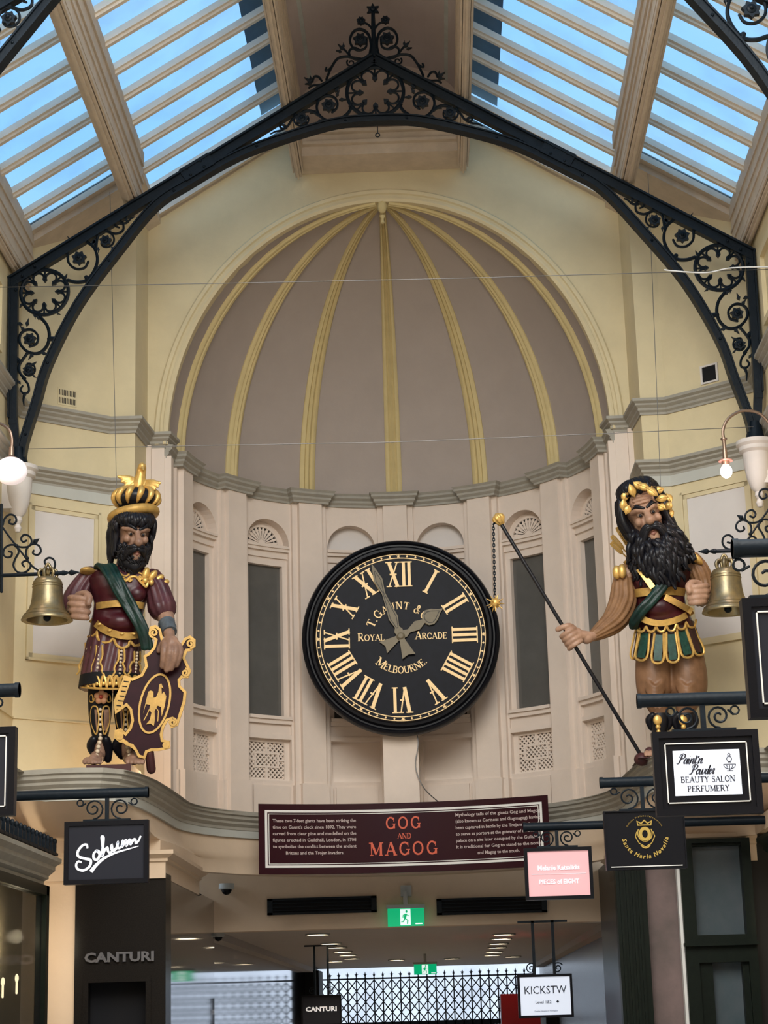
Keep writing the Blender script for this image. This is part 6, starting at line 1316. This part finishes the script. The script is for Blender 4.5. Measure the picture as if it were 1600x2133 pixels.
p_ = MB(); pa_, pb_ = g(1330, 1578, -.26), g(1470, 1578, .22); p_.b(pa_.x, pb_.x, YS-.27, YS+.22, 3.42, g(1400, 1577, -.27).z); p_.build('plinth', 'plinthm', G2)
# hair, beard, wreath
b = MB(); random.seed(5)
b.ball(hm(Vector((0, .17, .24))), (.41*Hm, .44*Hm, .32*Hm), 20, 12, Rm=hm.R)
for i in range(22):
    t = R(-88+176*i/21); lock(b, hm, [(.20*sin(t), -.05-.30*cos(t)*.6, .52), (.36*sin(t), .02-.36*cos(t), .43), (.40*sin(t)+.02*sin(i), .03-.38*cos(t), .33-.02*cos(i*2.3)-(.16 if abs(t) > .9 else 0))], .055, .012, i)
for s_ in (-1, 1):
    for i in range(18):
        x = s_*(.36+.06*random.random()); y = -.12+.42*i/17; L = .16 if s_ < 0 else .62
        lock(b, hm, [(x, y, .32), (x+s_*.06, y, .1), (x+s_*.03, y, -.12), (x+s_*(.0 if s_ < 0 else .16), y-.02, -.12-L*(.5+.3*random.random())), (x+s_*(-.04 if s_ < 0 else .26), y-.05, -.2-L*(.8+.3*random.random()))], .06, .02, i)
b.build('hair', 'hairblack', G2, smooth=180)
b = MB(); b.tube([hm(Vector(p)) for p in ((-.32, .0, -.16), (-.30, -.16, -.40), (-.14, -.27, -.62), (.05, -.30, -.75), (.2, -.27, -.62), (.34, -.16, -.40), (.36, 0, -.16))], [.06*Hm, .13*Hm, .2*Hm, .22*Hm, .2*Hm, .15*Hm, .08*Hm], n=12)
random.seed(12)
for i in range(150):
    t = R(-90+180*((i*.618) % 1)); z = -.30+.16*sin(t)**4-.30*random.random()
    if abs(t) < R(24) and z > -.42: z = -.44-.1*random.random()
    x0, y0 = .33*sin(t), -.05-.37*cos(t); L = (.24+.20*random.random()+.16*cos(t)**2); sp_ = (.22 if t > 0 else .16)*sin(t)+.10*random.uniform(-1, 1)
    lock(b, hm, [(x0, y0, z), (x0*1.15+sp_*.2, y0-.06, z-L*.3), (x0*1.25+sp_*.55+.04*sin(i), y0-.03, z-L*.68), (x0*1.3+sp_*.85, y0+.02, z-L)], .043, .03, i)
b.build('beard', 'hairblack', G2, smooth=180)
b = MB()
for s_ in (-1, 1):
    for j in range(7): lock(b, hm, [(s_*.01, -.46, -.205-.008*j), (s_*.12, -.455, -.215-.011*j), (s_*.24, -.38, -.31-.022*j), (s_*.33, -.30, -.48-.025*j), (s_*.36, -.26, -.64-.03*j)], .04, .008, j)
b.build('moustache', 'hairblack', G2, smooth=180)
wr = MB(); wr.tube([hm(Vector((.43*sin(R(a)), .06-.43*cos(R(a)), .30+.06*cos(R(a))))) for a in range(-150, 151, 15)], .012, n=6); wo_ = wr.build('wreath', 'goldpaint', G2)
for (x, y, a, L, d) in ((1317, 1022, 1.9, 26, -.20), (1331, 1011, 2.6, 24, -.22), (1341, 1014, -.5, 26, -.24), (1358, 1024, -.75, 28, -.26), (1379, 1038, .15, 24, -.2), (1378, 1056, -.6, 17, -.20), (1299, 1052, 1.5, 22, -.14), (1307, 1062, 1.2, 18, -.18), (1393, 1037, -1.1, 20, -.06), (1393, 1054, .9, 17, -.10), (1302, 1034, 1.3, 22, -.12), (1372, 1021, .2, 20, -.1), (1396, 1068, -1.3, 20, -.05)):
    lf = MB(); c = g(x, y, d-.085); dd = Vector((cos(a), -.15, sin(a))); L *= PX
    lf.tube([c-dd*L*.5, c-dd*L*.25, c, c+dd*L*.3, c+dd*L*.55], [.006, .026, .034, .024, .003], n=10, sqd=(0, 1, 0), sq=.42); lf.tube([c-dd*L*.5-Vector((0, .013, 0)), c-Vector((0, .017, 0)), c+dd*L*.5-Vector((0, .006, 0))], .004, n=5); lf.build('wreath_leaf', 'gold', wo_, smooth=180)
# quiver of arrows
qv = thing('arrow_quiver', 'gilded arrow ends rising from behind the shoulder of the wreathed giant', 'quiver', g(1315, 1180, .16))
b = MB(); b.tube([g(1345, 1235, .2), g(1310, 1165, .18)], .05, n=14, cap='flat'); b.build('quiver_tube', 'goldpaint', qv)
for (x0, y0, x1, y1) in ((1313, 1142, 1286, 1099), (1309, 1150, 1275, 1117), (1307, 1156, 1274, 1131), (1316, 1147, 1292, 1108)):
    b = MB(); A0, A1 = g(x0+6, y0+12, .18), g(x1, y1, .14); b.tube([A0, A1], .006, n=6)
    dv = (A1-A0).normalized(); nv = dv.cross(Vector((0, 1, 0))).normalized()
    for s_ in (-1, 1): b.tube([A0.lerp(A1, .45)+nv*s_*.008, A0.lerp(A1, .55)+nv*s_*.013, A1-dv*.02+nv*s_*.014, A1+nv*s_*.01], .007, n=6)
    b.build('arrow', 'goldpaint', qv)
# ------------------------------------------------------------------ staff with chain and spiked ball
st_ = thing('spiked_ball_staff', 'long black staff with gilt knob, chain and hanging spiked ball', 'staff', sB)
b = MB(); b.tube([sT, sB], .0145, n=12); b.build('pole', 'hairblack', st_, smooth=60)
b = MB(); kc = g(1039, 1081, -.34); dv = (sT-sB).normalized(); 
Rk = dv.to_track_quat('Z', 'Y').to_matrix(); vs = []; prof = [(.0, -.055), (.022, -.05), (.03, -.03), (.046, -.005), (.044, .02), (.026, .036), (.008, .045), (0, .05)]; n = 40
for r, z in prof:
    for k in range(n): a = 2*pi*k/n; q = r*(1+.10*cos(10*a)); vs.append(kc+Rk@Vector((q*cos(a), q*sin(a), z)))
b.add(vs, [(i*n+k, i*n+(k+1) % n, (i+1)*n+(k+1) % n, (i+1)*n+k) for i in range(len(prof)-1) for k in range(n)]); b.build('knob', 'gold', st_, smooth=60)
b = MB(); c0, c1 = g(1028, 1092, -.34), g(1031, 1244, -.34); b.tube([kc-Vector((0.02, 0, .02)), c0], .008, n=6); N = 26
for i in range(N):
    c = c0.lerp(c1, (i+.5)/N); L = (c1-c0).length/N*.72; ax = Vector((1, 0, 0)) if i % 2 else Vector((0, 1, 0))
    b.tube([c+ax*(.008*cos(t))+Vector((0, 0, L*sin(t))) for t in [2*pi*k/12 for k in range(12)]], .0038, n=5, closed=True)
b.build('chain', 'iron', st_)
b = MB(); c = g(1032, 1256, -.34); b.ball(c, .037, 16, 12)
random.seed(3)
for i in range(16):
    z = 1-2*(i+.5)/16; a = i*2.4; d = Vector((sqrt(1-z*z)*cos(a), sqrt(1-z*z)*sin(a), z)); b.tube([c+d*.03, c+d*.075], [.008, .0015], n=6, cap='flat')
b.build('spiked_ball', 'gold', st_, smooth=60)
b = MB(); b.ball(sB+Vector((0, 0, -.02)), (.06, .07, .05), 10, 8); b.ball(sB+Vector((.06, 0, .03)), (.04, .05, .04), 10, 8); b.build('staff_foot', 'plinthm', st_, smooth=60)
